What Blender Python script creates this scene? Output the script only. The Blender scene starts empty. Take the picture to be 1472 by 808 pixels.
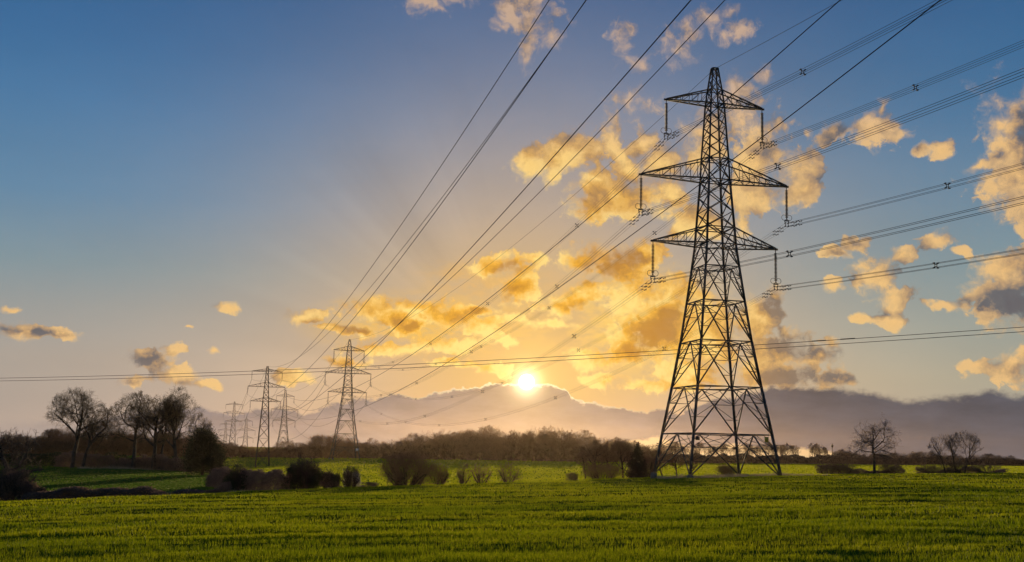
import bpy, math, random
import numpy as np
from mathutils import Matrix, Vector

S = bpy.context.scene
C = S.collection
RAD = math.radians

# ------------------------------------------------------------------ camera
F_PX, PITCH, ROLL = 1616.45, 0.148354, 0.023826        # focal length in pixels of a 1472 x 808 frame
EYE = 2.60                                             # camera height over the foot of the near pylon
_c, _s = math.cos(PITCH), math.sin(PITCH)
_cr, _sr = math.cos(ROLL), math.sin(ROLL)
fwd = Vector((0, _c, _s)); up0 = Vector((0, -_s, _c)); rt0 = Vector((1, 0, 0))
rt = rt0 * _cr + up0 * _sr
up = up0 * _cr - rt0 * _sr
cam_data = bpy.data.cameras.new('camera')
cam = bpy.data.objects.new('camera', cam_data); C.objects.link(cam)
cam.matrix_world = Matrix(((rt.x, up.x, -fwd.x, 0), (rt.y, up.y, -fwd.y, 0), (rt.z, up.z, -fwd.z, EYE), (0, 0, 0, 1)))
cam_data.sensor_width = 36.0
cam_data.lens = F_PX / 1472 * 36.0
cam_data.clip_start = 0.1; cam_data.clip_end = 12000
S.camera = cam


def ray(px, py):
    u, w = px - 736.0, py - 404.0
    u, w = u * _cr + w * _sr, -u * _sr + w * _cr
    x, v = u / F_PX, -w / F_PX
    return np.array([x, _c - v * _s, _s + v * _c])


def at(px, py, Y):
    """Point of the place seen at a pixel of the photograph, Y metres ahead."""
    r = ray(px, py)
    p = r / r[1] * Y
    return np.array([p[0], p[1], p[2] + EYE])


def azel(px, py):
    r = ray(px, py); r = r / np.linalg.norm(r)
    return math.degrees(math.atan2(r[0], r[1])), math.degrees(math.asin(r[2]))


SUN_AZ, SUN_EL = azel(757, 549)

# ------------------------------------------------------------------ render settings
S.render.engine = 'CYCLES'
S.view_settings.view_transform = 'Standard'
S.view_settings.look = 'None'
S.view_settings.exposure = 0.0
S.view_settings.gamma = 1.0
S.view_settings.use_curve_mapping = False
cy = S.cycles
cy.max_bounces = 6; cy.diffuse_bounces = 2; cy.glossy_bounces = 2; cy.transmission_bounces = 4
cy.transparent_max_bounces = 8; cy.volume_bounces = 0
cy.caustics_reflective = False; cy.caustics_refractive = False
cy.use_denoising = True
cy.use_adaptive_sampling = True; cy.adaptive_threshold = 0.01; cy.adaptive_min_samples = 16

# ------------------------------------------------------------------ sun
sun_d = bpy.data.lights.new('sun', 'SUN')
sun_d.energy = 3.9; sun_d.angle = RAD(0.5); sun_d.color = (1.0, 0.74, 0.42)
sun = bpy.data.objects.new('sun', sun_d); C.objects.link(sun)
_az, _el = RAD(SUN_AZ), RAD(SUN_EL)
to_sun = Vector((math.sin(_az) * math.cos(_el), math.cos(_az) * math.cos(_el), math.sin(_el)))
sun.rotation_euler = to_sun.to_track_quat('Z', 'Y').to_euler()


# ------------------------------------------------------------------ node helpers
class G:
    """Small helper to write node trees as expressions."""
    def __init__(self, tree):
        self.t = tree

    def put(self, sock, v):
        if hasattr(v, 'default_value') and hasattr(v, 'links'):
            self.t.links.new(v, sock)
        elif isinstance(v, (tuple, list)):
            n = len(sock.default_value)
            sock.default_value = tuple(v)[:n] if len(v) >= n else tuple(v) + (1.0,)
        else:
            sock.default_value = v

    def m(self, op, a, b=0.0, c=0.0, clamp=False):
        n = self.t.nodes.new('ShaderNodeMath'); n.operation = op; n.use_clamp = clamp
        for i, v in enumerate((a, b, c)):
            self.put(n.inputs[i], v)
        return n.outputs[0]

    def v(self, op, a, b=(0, 0, 0), c=(0, 0, 0)):
        n = self.t.nodes.new('ShaderNodeVectorMath'); n.operation = op
        self.put(n.inputs[0], a)
        if op == 'SCALE':
            self.put(n.inputs[3], b)
        else:
            self.put(n.inputs[1], b)
            if op == 'MULTIPLY_ADD':
                self.put(n.inputs[2], c)
        return n.outputs['Value'] if op in ('LENGTH', 'DOT_PRODUCT', 'DISTANCE') else n.outputs['Vector']

    def noise(self, vec, scale, detail=4.0, rough=0.55, lac=2.0, dim='3D', color=False, dist=0.0):
        n = self.t.nodes.new('ShaderNodeTexNoise'); n.noise_dimensions = dim
        self.put(n.inputs['Vector'], vec)
        n.inputs['Scale'].default_value = scale; n.inputs['Detail'].default_value = detail
        n.inputs['Roughness'].default_value = rough; n.inputs['Lacunarity'].default_value = lac
        n.inputs['Distortion'].default_value = dist
        return n.outputs['Color'] if color else n.outputs[0]

    def ss(self, x, a, b):
        n = self.t.nodes.new('ShaderNodeMapRange'); n.interpolation_type = 'SMOOTHSTEP'
        self.put(n.inputs['Value'], x); self.put(n.inputs['From Min'], a); self.put(n.inputs['From Max'], b)
        n.inputs['To Min'].default_value = 0.0; n.inputs['To Max'].default_value = 1.0
        return n.outputs[0]

    def mix(self, f, a, b):
        n = self.t.nodes.new('ShaderNodeMix'); n.data_type = 'RGBA'; n.clamp_factor = True
        self.put(n.inputs[0], f); self.put(n.inputs[6], a); self.put(n.inputs[7], b)
        return n.outputs[2]

    def ramp(self, f, stops):
        n = self.t.nodes.new('ShaderNodeValToRGB'); e = n.color_ramp.elements
        while len(e) < len(stops):
            e.new(0.5)
        for i, (p, c) in enumerate(stops):
            e[i].position = p; e[i].color = tuple(c) + (1.0,)
        self.put(n.inputs[0], f)
        return n.outputs[0]

    def curve(self, x, pts, lo, hi):
        """Function given by points (x, y) with y between lo and hi; x between pts[0] and pts[-1]."""
        x0, x1 = pts[0][0], pts[-1][0]
        t = self.m('DIVIDE', self.m('SUBTRACT', x, x0), x1 - x0, clamp=True)
        n = self.t.nodes.new('ShaderNodeFloatCurve'); c = n.mapping.curves[0]
        q = [((a - x0) / (x1 - x0), (b - lo) / (hi - lo)) for a, b in pts]
        c.points[0].location = q[0]; c.points[1].location = q[-1]
        for p in q[1:-1]:
            c.points.new(*p)
        for p in c.points:
            p.handle_type = 'VECTOR'
        n.mapping.update()
        self.put(n.inputs['Value'], t)
        return self.m('MULTIPLY_ADD', n.outputs[0], hi - lo, lo)

    def combine(self, x, y, z):
        n = self.t.nodes.new('ShaderNodeCombineXYZ')
        for i, v in enumerate((x, y, z)):
            self.put(n.inputs[i], v)
        return n.outputs[0]

    def sep(self, v):
        n = self.t.nodes.new('ShaderNodeSeparateXYZ'); self.put(n.inputs[0], v)
        return n.outputs


# ------------------------------------------------------------------ sky
# cloud lobes: centre and radii in pixels of the photograph, turned into azimuth and elevation
LOBES = [
    # high wisps
    (612, 8, 32, 15), (648, 2, 30, 11), (735, 22, 20, 40), (768, 18, 40, 34), (758, 72, 15, 26), (790, 55, 16, 20),
    (895, 58, 18, 20), (918, 95, 16, 16), (967, 72, 26, 24), (990, 44, 18, 16), (1030, 28, 28, 18), (1062, 46, 30, 12),
    # cloud left of the big pylon
    (908, 145, 36, 22), (885, 166, 16, 20), (880, 195, 14, 26), (895, 220, 14, 14),
    (765, 242, 32, 22), (802, 226, 38, 28), (838, 214, 30, 30), (800, 262, 12, 14),
    (926, 208, 22, 26), (950, 235, 36, 30), (905, 245, 26, 24), (858, 262, 30, 20), (900, 285, 56, 28), (850, 300, 34, 18),
    (960, 280, 36, 30),
    # cloud behind the big pylon
    (1010, 205, 40, 44), (1066, 135, 34, 26), (1098, 112, 16, 18), (1060, 170, 36, 32), (1095, 195, 34, 36),
    (1085, 235, 36, 30), (1140, 238, 36, 26), (1150, 275, 24, 24), (1085, 280, 46, 26), (1060, 330, 14, 14), (1000, 320, 36, 24),
    # small clouds on the right
    (1262, 186, 32, 24), (1268, 155, 9, 16), (1200, 195, 40, 14), (1348, 216, 18, 13), (1322, 214, 16, 9),
    (1464, 195, 44, 62), (1478, 262, 58, 54), (1440, 185, 20, 22), (1472, 300, 24, 16), (1405, 237, 15, 9),
    (1343, 347, 20, 12), (1298, 366, 19, 13), (1230, 350, 16, 12), (1202, 366, 24, 9), (1258, 400, 34, 28), (1285, 430, 30, 16),
    (1278, 463, 22, 12), (1238, 456, 11, 6), (1192, 412, 16, 10), (1385, 364, 14, 6), (1358, 436, 16, 6),
    (1448, 384, 44, 26), (1456, 432, 56, 36), (1410, 440, 18, 12),
    (1408, 528, 20, 11), (1458, 532, 22, 22), (1476, 515, 14, 18),
    # orange cloud above the sun
    (838, 372, 36, 22), (890, 376, 46, 26), (925, 365, 34, 24), (720, 384, 40, 16), (770, 372, 20, 10), (745, 415, 34, 18),
    (905, 425, 56, 28), (965, 430, 50, 36), (940, 480, 56, 34), (1010, 480, 56, 50), (905, 508, 34, 20), (990, 530, 56, 28),
    (840, 425, 30, 18), (800, 440, 30, 14), (690, 440, 20, 8),
    (1090, 468, 28, 40), (1106, 430, 20, 20), (1125, 500, 50, 26), (1175, 505, 30, 12), (1120, 540, 60, 22), (1200, 492, 14, 9), (1195, 545, 26, 12),
    (735, 455, 34, 9), (790, 463, 40, 8), (718, 490, 24, 9), (690, 470, 24, 16), (842, 515, 30, 17), (650, 455, 40, 16), (655, 495, 50, 12),
    (708, 528, 28, 9), (722, 534, 18, 8), (674, 524, 18, 6),
    (600, 440, 50, 16), (560, 500, 60, 10), (640, 520, 30, 8), (870, 545, 40, 10), (950, 555, 60, 12),
    (586, 466, 26, 14), (520, 474, 34, 8), (545, 450, 50, 14), (436, 453, 26, 11), (470, 470, 18, 6),
    # small clouds on the left
    (327, 441, 17, 7), (218, 518, 34, 14), (254, 508, 15, 9), (255, 546, 30, 11), (292, 554, 20, 8), (188, 548, 14, 9),
    (36, 478, 46, 10), (75, 483, 34, 6), (12, 441, 10, 5), (266, 472, 8, 2), (309, 506, 8, 5), (420, 545, 30, 10), (500, 520, 40, 7),
]
# where a cloud is thick and dark: centre, radii, weight
DARK = [
    (850, 300, 60, 34, .55), (905, 290, 50, 30, .45), (845, 220, 20, 26, .25), (1200, 195, 46, 18, .75), (1318, 214, 20, 14, .7), (1202, 366, 30, 12, .8),
    (1482, 195, 26, 46, .7), (1452, 436, 56, 28, 1.15), (1410, 440, 26, 14, .9), (1106, 432, 24, 22, .75), (1125, 496, 70, 24, .8), (1175, 505, 40, 14, .6),
    (1130, 545, 90, 26, .7), (870, 382, 60, 24, .95), (915, 372, 24, 16, .7), (940, 478, 44, 30, .85), (905, 504, 36, 20, .7), (960, 455, 30, 18, .7),
    (1080, 480, 18, 24, .5), (520, 475, 42, 10, .95), (588, 467, 26, 15, .85), (720, 386, 40, 16, .6), (740, 415, 36, 18, .65), (690, 445, 26, 12, .6),
    (650, 460, 40, 14, .45), (215, 518, 36, 14, .95), (186, 549, 16, 10, .8), (60, 481, 60, 6, .6), (1195, 545, 30, 14, .8), (500, 522, 40, 8, .5), (840, 440, 40, 20, .45),
    (1140, 285, 40, 16, .3), (985, 300, 50, 20, .35), (1459, 537, 14, 12, .5), (760, 60, 40, 50, .2),
]
DEG_PX = 0.03545

w = bpy.data.worlds.new('World'); S.world = w; w.use_nodes = True
w.cycles.sampling_method = 'MANUAL'; w.cycles.sample_map_resolution = 1024


def make_cloud_group():
    t = bpy.data.node_groups.new('cloud_density', 'ShaderNodeTree')
    t.interface.new_socket('P', in_out='INPUT', socket_type='NodeSocketVector')
    t.interface.new_socket('D', in_out='OUTPUT', socket_type='NodeSocketFloat')
    gi = t.nodes.new('NodeGroupInput'); go = t.nodes.new('NodeGroupOutput')
    g = G(t); P = gi.outputs[0]
    wv = g.noise(P, 0.42, 3.0, 0.55, color=True)
    Q = g.v('ADD', P, g.v('MULTIPLY', g.v('SUBTRACT', wv, (.5, .5, .5)), (1.7, 1.3, 0)))
    wv2 = g.noise(P, 1.7, 2.0, 0.5, color=True)
    Q = g.v('ADD', Q, g.v('MULTIPLY', g.v('SUBTRACT', wv2, (.5, .5, .5)), (.5, .45, 0)))
    acc = None
    for (x, y, rx, ry) in LOBES:
        a, e = azel(x, y)
        ix, iy = 1 / (rx * DEG_PX * 1.13), 1 / (ry * DEG_PX * 1.16)
        L = g.v('LENGTH', g.v('MULTIPLY_ADD', Q, (ix, iy, 0), (-a * ix, -e * iy, 0)))
        acc = L if acc is None else g.m('SMOOTH_MIN', acc, L, 0.35)
    B = g.m('MAXIMUM', g.m('SUBTRACT', 1.0, acc), -1.6)
    f1 = g.noise(Q, 0.95, 10.0, 0.62)
    el = g.sep(P)[1]
    amp = g.m('MULTIPLY_ADD', g.ss(el, 14.0, 19.0), 1.5, 2.35)
    D = g.m('ADD', B, g.m('MULTIPLY', g.m('SUBTRACT', f1, 0.47), amp))
    t.links.new(D, go.inputs[0])
    return t


def build_world():
    t = w.node_tree; t.nodes.clear(); g = G(t)
    out = t.nodes.new('ShaderNodeOutputWorld'); bg = t.nodes.new('ShaderNodeBackground')
    t.links.new(bg.outputs[0], out.inputs[0])
    sky = t.nodes.new('ShaderNodeTexSky'); sky.sky_type = 'NISHITA'; sky.sun_disc = False
    sky.sun_elevation = RAD(SUN_EL); sky.sun_rotation = RAD(SUN_AZ); sky.air_density = 1.0; sky.dust_density = 1.5; sky.ozone_density = 1.5
    dirv = g.v('NORMALIZE', t.nodes.new('ShaderNodeTexCoord').outputs['Generated'])
    X, Y, Z = g.sep(dirv)
    el = g.m('MULTIPLY', g.m('ARCSINE', Z), 57.29578)
    az = g.m('MULTIPLY', g.m('ARCTAN2', X, Y), 57.29578)
    P = g.combine(az, el, 0.0)
    cosg = g.v('DOT_PRODUCT', dirv, tuple(to_sun))
    gam = g.m('MULTIPLY', g.m('ARCCOSINE', g.m('MINIMUM', cosg, 1.0)), 57.29578)

    def fall(width, power=1.0):
        return g.m('EXPONENT', g.m('MULTIPLY', g.m('POWER', g.m('DIVIDE', gam, width), power), -1.0))
    # clear sky: the Nishita sky with the measured hue of this evening from horizon to zenith
    e01 = g.m('DIVIDE', el, 45.0, clamp=True)
    ramp = g.ramp(e01, [(0.0, (.39, .345, .32)), (.085, (.37, .335, .305)), (.14, (.29, .315, .32)), (.185, (.205, .295, .345)), (.26, (.110, .240, .385)), (.36, (.058, .180, .360)),
                        (.42, (.038, .145, .325)), (.50, (.026, .112, .280)), (1.0, (.02, .075, .19))])
    # the sky right of the sun is greener than the sky left of it
    side = g.ss(az, 5.0, 18.0)
    rampR = g.ramp(e01, [(0.0, (.36, .33, .29)), (.085, (.37, .36, .29)), (.14, (.29, .335, .315)), (.20, (.20, .295, .335)), (.28, (.125, .235, .345)), (.36, (.060, .175, .330)),
                         (.42, (.038, .140, .300)), (.50, (.026, .108, .265)), (1.0, (.02, .075, .19))])
    base = g.mix(side, ramp, rampR)
    base = g.mix(0.07, base, g.v('SCALE', sky.outputs[0], 0.10))
    # aureole of scattered light round the sun
    base = g.mix(g.m('MULTIPLY', fall(13.5, 2.3), .80), base, (.58, .41, .27))
    base = g.mix(g.m('MULTIPLY', fall(6.8, 1.8), .85), base, (.72, .42, .10))
    # thin glowing veils of high cloud either side of the sun
    for vx, vy, vrx, vry, vs, vc in ((620, 468, 230, 62, .85, (.86, .50, .10)), (930, 470, 190, 110, .85, (.92, .58, .13)), (700, 400, 130, 40, .55, (.80, .45, .11))):
        va, ve = azel(vx, vy); vrx, vry = vrx * DEG_PX, vry * DEG_PX
        vl = g.v('LENGTH', g.v('MULTIPLY_ADD', P, (1 / vrx, 1 / vry, 0), (-va / vrx, -ve / vry, 0)))
        vn = g.noise(g.v('MULTIPLY', P, (.55, 1.1, 0)), 1.0, 6.0, .62)
        base = g.mix(g.m('MULTIPLY', g.m('MULTIPLY', g.ss(vl, 1.0, .2), g.ss(vn, .36, .62)), vs), base, vc)
    # faint sunbeams fanning out from the sun
    sa, se = SUN_AZ, SUN_EL
    phi = g.m('ARCTAN2', g.m('SUBTRACT', el, se), g.m('SUBTRACT', az, sa))
    beam = g.noise(g.combine(g.m('MULTIPLY', phi, 1.0), 0.0, 3.3), 6.0, 2.0, 0.5)
    beam = g.m('MULTIPLY', g.m('SUBTRACT', beam, 0.5), g.m('MULTIPLY', g.ss(gam, 5.0, 9.0), g.ss(gam, 19.0, 11.0)))
    beam = g.m('MULTIPLY', beam, g.ss(az, 0.0, -3.0))
    base = g.v('SCALE', base, g.m('MULTIPLY_ADD', beam, 0.44, 1.0))
    # thin veil
    veil = g.noise(g.v('MULTIPLY', P, (.06, .16, 0)), 1.0, 5.0, 0.6)
    base = g.v('SCALE', base, g.m('MULTIPLY_ADD', g.m('SUBTRACT', veil, .5), .22, 1.0))

    # ---- cumulus
    cg = make_cloud_group()
    n1 = t.nodes.new('ShaderNodeGroup'); n1.node_tree = cg; g.put(n1.inputs[0], P)
    toS = g.v('NORMALIZE', g.v('SUBTRACT', (sa, se, 0.0), P))
    n2 = t.nodes.new('ShaderNodeGroup'); n2.node_tree = cg
    g.put(n2.inputs[0], g.v('ADD', P, g.v('SCALE', toS, 0.95)))
    D, D2 = n1.outputs[0], n2.outputs[0]
    tex = g.noise(g.v('ADD', P, (7.3, 2.1, 0)), 3.1, 7.0, 0.66)
    sft = g.noise(g.v('ADD', P, (1.3, 9.1, 4)), 0.55, 3.0, 0.5)
    alpha = g.ss(g.m('ADD', D, g.m('MULTIPLY', g.m('SUBTRACT', tex, .5), .62)), -0.06, g.m('ADD', g.m('MULTIPLY_ADD', g.ss(sft, .38, .62), .80, .20), g.m('MULTIPLY', g.ss(el, 14.0, 19.0), .75)))
    thick = g.ss(D, 0.10, 1.35)
    dk = None
    Pw = g.v('ADD', P, g.v('MULTIPLY', g.v('SUBTRACT', g.noise(P, 0.9, 4.0, 0.6, color=True), (.5, .5, .5)), (1.6, 1.3, 0)))
    for (x, y, rx, ry, wt) in DARK:
        a, e = azel(x, y)
        ix, iy = 1 / (rx * DEG_PX * 1.25), 1 / (ry * DEG_PX * 1.25)
        L = g.v('LENGTH', g.v('MULTIPLY_ADD', Pw, (ix, iy, 0), (-a * ix, -e * iy, 0)))
        v = g.m('MULTIPLY', g.m('SUBTRACT', 1.0, L, clamp=True), wt * 1.6)
        dk = v if dk is None else g.m('MAXIMUM', dk, v)
    relief = g.m('MAXIMUM', g.m('MINIMUM', g.m('SUBTRACT', D, D2), 0.8), -0.9)
    lit = g.m('MULTIPLY_ADD', relief, 0.66, 0.60)
    lit = g.m('SUBTRACT', lit, g.m('MULTIPLY', g.m('MULTIPLY', dk, g.ss(D, 0.0, 0.8)), .85))
    lit = g.m('SUBTRACT', lit, g.m('MULTIPLY', thick, .12))
    back = g.m('SUBTRACT', 1.06, g.m('MULTIPLY', g.ss(D, 0.05, 0.95), .42))
    back = g.m('SUBTRACT', back, g.m('MULTIPLY', g.m('MULTIPLY', dk, g.ss(D, 0.0, 0.6)), 1.15))
    back = g.m('ADD', back, g.m('MULTIPLY', relief, .38))
    n_m = t.nodes.new('ShaderNodeMix'); n_m.data_type = 'FLOAT'
    g.put(n_m.inputs[0], g.m('MULTIPLY', fall(8.5, 2.2), .9)); g.put(n_m.inputs[2], lit); g.put(n_m.inputs[3], back)
    lit = g.m('ADD', n_m.outputs[0], g.m('MULTIPLY', g.m('SUBTRACT', tex, .5), .60))
    lit = g.m('MAXIMUM', lit, 0.0)
    wn = fall(13.0, 2.4); wc = fall(10.8, 4.5)
    litcol = g.mix(wn, (.84, .52, .21), (1.0, .66, .19))
    litcol = g.mix(wc, litcol, (1.04, .74, .23))
    litcol = g.mix(g.m('MULTIPLY', g.ss(el, 14.5, 18.5), .7), litcol, (.72, .47, .31))
    shade = g.mix(wn, (.125, .118, .13), (.30, .20, .10))
    shade = g.mix(wc, shade, (.52, .215, .012))
    mid = g.mix(wn, (.50, .31, .155), (.70, .38, .075))
    mid = g.mix(wc, mid, (.86, .41, .018))
    lo = g.mix(g.m('DIVIDE', lit, 0.5, clamp=True), shade, mid)
    ccol = g.mix(g.ss(lit, 0.36, 1.12), lo, litcol)
    col = g.mix(g.m('MULTIPLY', alpha, g.m('MULTIPLY', g.m('MULTIPLY_ADD', thick, .15, .83), g.m('MULTIPLY_ADD', g.ss(el, 15.0, 19.0), -.30, 1.0))), base, ccol)

    # ---- the grey cloud bank over the horizon
    top_px = [(-300, 600), (0, 604), (60, 598), (120, 606), (180, 588), (240, 584), (300, 584), (340, 592), (400, 583), (440, 590), (482, 577), (520, 570),
              (570, 566), (600, 570), (606, 573), (612, 566), (640, 560), (680, 556), (705, 551), (730, 549), (757, 551), (790, 553), (812, 557), (822, 574),
              (870, 580), (930, 588), (980, 590), (1010, 576), (1060, 566), (1110, 553), (1150, 550), (1200, 552), (1245, 557), (1290, 567), (1340, 566),
              (1385, 561), (1425, 555), (1472, 562), (1800, 560)]
    tp = [azel(x, y) for x, y in top_px]
    top = g.curve(az, tp, 1.0, 6.0)
    nb = g.noise(g.v('MULTIPLY', P, (1, 1.5, 0)), 1.1, 9.0, 0.63)
    edge = g.m('SUBTRACT', g.m('ADD', top, g.m('MULTIPLY', g.m('SUBTRACT', nb, .5), 1.0)), el)     # > 0 inside the bank
    soft = g.m('MULTIPLY_ADD', g.ss(g.m('ABSOLUTE', g.m('ADD', az, 4.0)), 12.0, 22.0), 0.55, 0.05)
    soft = g.m('MULTIPLY_ADD', g.ss(az, 6.0, 16.0), -0.30, soft)
    soft = g.m('ADD', g.m('MAXIMUM', soft, 0.05), g.m('MULTIPLY', g.ss(gam, 3.0, 9.0), .22))
    ba = g.ss(edge, 0.0, soft)
    low = g.ss(el, 4.5, 0.0)
    bt = g.noise(g.v('MULTIPLY', P, (.35, 1.1, 0)), 1.0, 5.0, 0.6)
    bankL = g.mix(low, (.172, .162, .185), (.215, .19, .20))
    bankR = g.mix(low, (.062, .068, .094), (.090, .090, .116))
    bank = g.mix(g.ss(az, 3.0, 15.0), bankL, bankR)
    bank = g.mix(g.m('MULTIPLY', g.ss(az, -13.0, -24.0), .7), bank, (.42, .35, .31))
    bank = g.mix(g.m('MULTIPLY', fall(6.0, 1.3), .60), bank, (.27, .20, .145))
    bank = g.v('SCALE', bank, g.m('MULTIPLY_ADD', g.m('SUBTRACT', bt, .5), .9, 1.0))
    # silver lining where the low sun shines round the edge
    rim = g.m('MULTIPLY', g.ss(edge, 0.16, 0.02), fall(3.6, 1.0))
    bank = g.mix(g.m('MULTIPLY', rim, 2.2, clamp=True), bank, (1.2, .98, .62))
    rim2 = g.m('MULTIPLY', g.ss(edge, 0.22, 0.04), g.m('MULTIPLY_ADD', fall(9.0, 2.0), .35, .10))
    bank = g.mix(rim2, bank, (.55, .40, .25))
    # clear gap under the bank near the horizon, right of the sun
    gap_px = [(-300, 690), (600, 690), (860, 660), (900, 636), (940, 628), (1000, 644), (1060, 640), (1120, 644), (1180, 646), (1210, 656), (1260, 680), (1800, 690)]
    gp = [azel(x, y) for x, y in gap_px]
    gp = [(a, max(-1.5, e)) for a, e in gp]
    gap = g.curve(az, gp, -1.6, 2.0)
    ga = g.ss(g.m('SUBTRACT', g.m('ADD', gap, g.m('MULTIPLY', g.m('SUBTRACT', nb, .5), .7)), el), -0.12, 0.10)
    gl_px = [(-300, 660), (270, 660), (320, 632), (370, 622), (410, 628), (450, 660), (1800, 690)]
    gl = g.curve(az, [(azel(x, y)[0], max(-1.5, azel(x, y)[1])) for x, y in gl_px], -1.6, 2.0)
    gla = g.m('MULTIPLY', g.ss(g.m('SUBTRACT', gl, el), -0.9, 0.7), .55)
    # lit strip between two layers of the bank just right of the sun
    st = g.v('LENGTH', g.v('MULTIPLY_ADD', g.v('ADD', P, g.v('MULTIPLY', g.v('SUBTRACT', g.noise(P, 1.3, 4.0, .6, color=True), (.5, .5, .5)), (.8, .35, 0))),
                           (1 / 2.9, 1 / .38, 0), (-azel(900, 577)[0] / 2.9, -(azel(900, 577)[1]) / .38, 0)))
    sta = g.m('MULTIPLY', g.ss(st, 1.0, 0.35), .75)
    bank = g.mix(sta, bank, (.62, .46, .28))
    bank = g.mix(g.m('MULTIPLY', ga, .85), bank, (.88, .58, .27))
    bank = g.mix(gla, bank, (.62, .46, .33))
    col = g.mix(g.m('MULTIPLY', ba, .96), col, bank)

    # ---- the sun itself and its close glare
    col = g.v('ADD', col, g.v('SCALE', (1.0, .62, .20), g.m('MULTIPLY', fall(1.7, 1.0), .55)))
    col = g.v('ADD', col, g.v('SCALE', (1.0, .80, .45), g.m('MULTIPLY', fall(.50, 1.6), 2.6)))
    col = g.v('ADD', col, g.v('SCALE', (1.0, .92, .75), g.m('MULTIPLY', g.ss(gam, .42, .30), 6.0)))
    # ground colour below the horizon
    col = g.mix(g.ss(el, -0.6, -3.0), col, (.10, .09, .06))
    t.links.new(g.v('SCALE', col, 10.0), bg.inputs[0])
    bg.inputs[1].default_value = 0.10


build_world()


# ------------------------------------------------------------------ materials
def new_mat(name):
    m = bpy.data.materials.new(name); m.use_nodes = True
    t = m.node_tree; t.nodes.clear()
    out = t.nodes.new('ShaderNodeOutputMaterial')
    return m, t, G(t), out


def principled(t, g, out, color, rough=0.8, metal=0.0, spec=0.3, normal=None):
    b = t.nodes.new('ShaderNodeBsdfPrincipled')
    g.put(b.inputs['Base Color'], color); g.put(b.inputs['Roughness'], rough); g.put(b.inputs['Metallic'], metal)
    b.inputs['Specular IOR Level'].default_value = spec
    if normal is not None:
        t.links.new(normal, b.inputs['Normal'])
    t.links.new(b.outputs[0], out.inputs[0])
    return b


def obj_coord(t):
    return t.nodes.new('ShaderNodeTexCoord').outputs['Object']


def pos(t):
    return t.nodes.new('ShaderNodeNewGeometry').outputs['Position']


def mat_noise(name, c1, c2, scale, rough=0.85, metal=0.0, spec=0.25, detail=5.0):
    m, t, g, out = new_mat(name)
    f = g.noise(obj_coord(t), scale, detail, 0.6)
    principled(t, g, out, g.mix(g.ss(f, .3, .7), c1 + (1,), c2 + (1,)), rough, metal, spec)
    return m


def mat_leafy(name, c1, c2, trans, scale=0.8, rough=0.7):
    """Thin leaves and twigs: some of the light passes through."""
    m, t, g, out = new_mat(name)
    f = g.noise(pos(t), scale, 4.0, 0.6)
    col = g.mix(g.ss(f, .3, .7), c1 + (1,), c2 + (1,))
    d = t.nodes.new('ShaderNodeBsdfPrincipled'); g.put(d.inputs['Base Color'], col); d.inputs['Roughness'].default_value = rough
    d.inputs['Specular IOR Level'].default_value = 0.2
    tr = t.nodes.new('ShaderNodeBsdfTranslucent'); g.put(tr.inputs[0], col)
    mx = t.nodes.new('ShaderNodeMixShader'); mx.inputs[0].default_value = trans
    t.links.new(d.outputs[0], mx.inputs[1]); t.links.new(tr.outputs[0], mx.inputs[2]); t.links.new(mx.outputs[0], out.inputs[0])
    return m


M_STEEL = mat_noise('galvanised_steel', (.035, .035, .037), (.085, .082, .08), 1.2, 0.7, 0.2, 0.25)
M_STEEL_OLD = mat_noise('weathered_steel', (.045, .034, .028), (.085, .066, .052), 1.2, 0.75, 0.15, 0.2)
M_CABLE = mat_noise('aluminium_cable', (.035, .034, .034), (.06, .058, .056), 8.0, 0.7, 0.2, 0.2)
M_CERAMIC = mat_noise('brown_glazed_ceramic', (.035, .022, .018), (.06, .04, .03), 6.0, 0.6, 0.0, 0.2)
M_CONCRETE = mat_noise('concrete', (.10, .095, .085), (.16, .15, .135), 4.0, 0.9)
M_SIGN_YEL = mat_noise('yellow_plate', (.55, .34, .03), (.60, .38, .05), 3.0, 0.5)
M_SIGN_WHITE = mat_noise('white_plate', (.75, .75, .73), (.80, .80, .78), 3.0, 0.45)
M_BARK = mat_noise('bark', (.040, .029, .022), (.085, .064, .048), 1.6, 0.95)
M_BARK_RED = mat_noise('reddish_bark', (.055, .033, .022), (.105, .066, .042), 1.2, 0.95)
M_TWIG = mat_leafy('twigs', (.10, .068, .052), (.17, .115, .085), .3)
M_TWIG_RED = mat_leafy('reddish_twigs', (.20, .105, .062), (.30, .165, .095), .38)
M_TWIG_BUD = mat_leafy('budding_twigs', (.085, .062, .030), (.15, .105, .045), .3)
M_BRAMBLE = mat_leafy('bramble', (.13, .085, .068), (.21, .14, .105), .38)
M_LEAF_DARK = mat_leafy('dark_evergreen_leaves', (.030, .036, .018), (.055, .062, .026), .25)
M_LEAF_DULL = mat_leafy('dull_hedge_leaves', (.040, .042, .018), (.075, .062, .028), .25)
M_CONIFER = mat_leafy('conifer_needles', (.075, .050, .026), (.11, .07, .036), .25)
M_BLOSSOM = mat_leafy('pale_blossom', (.40, .34, .32), (.55, .47, .44), .35)
M_STRAW = mat_leafy('dry_grass_blades', (.30, .23, .15), (.46, .37, .25), .4)


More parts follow.
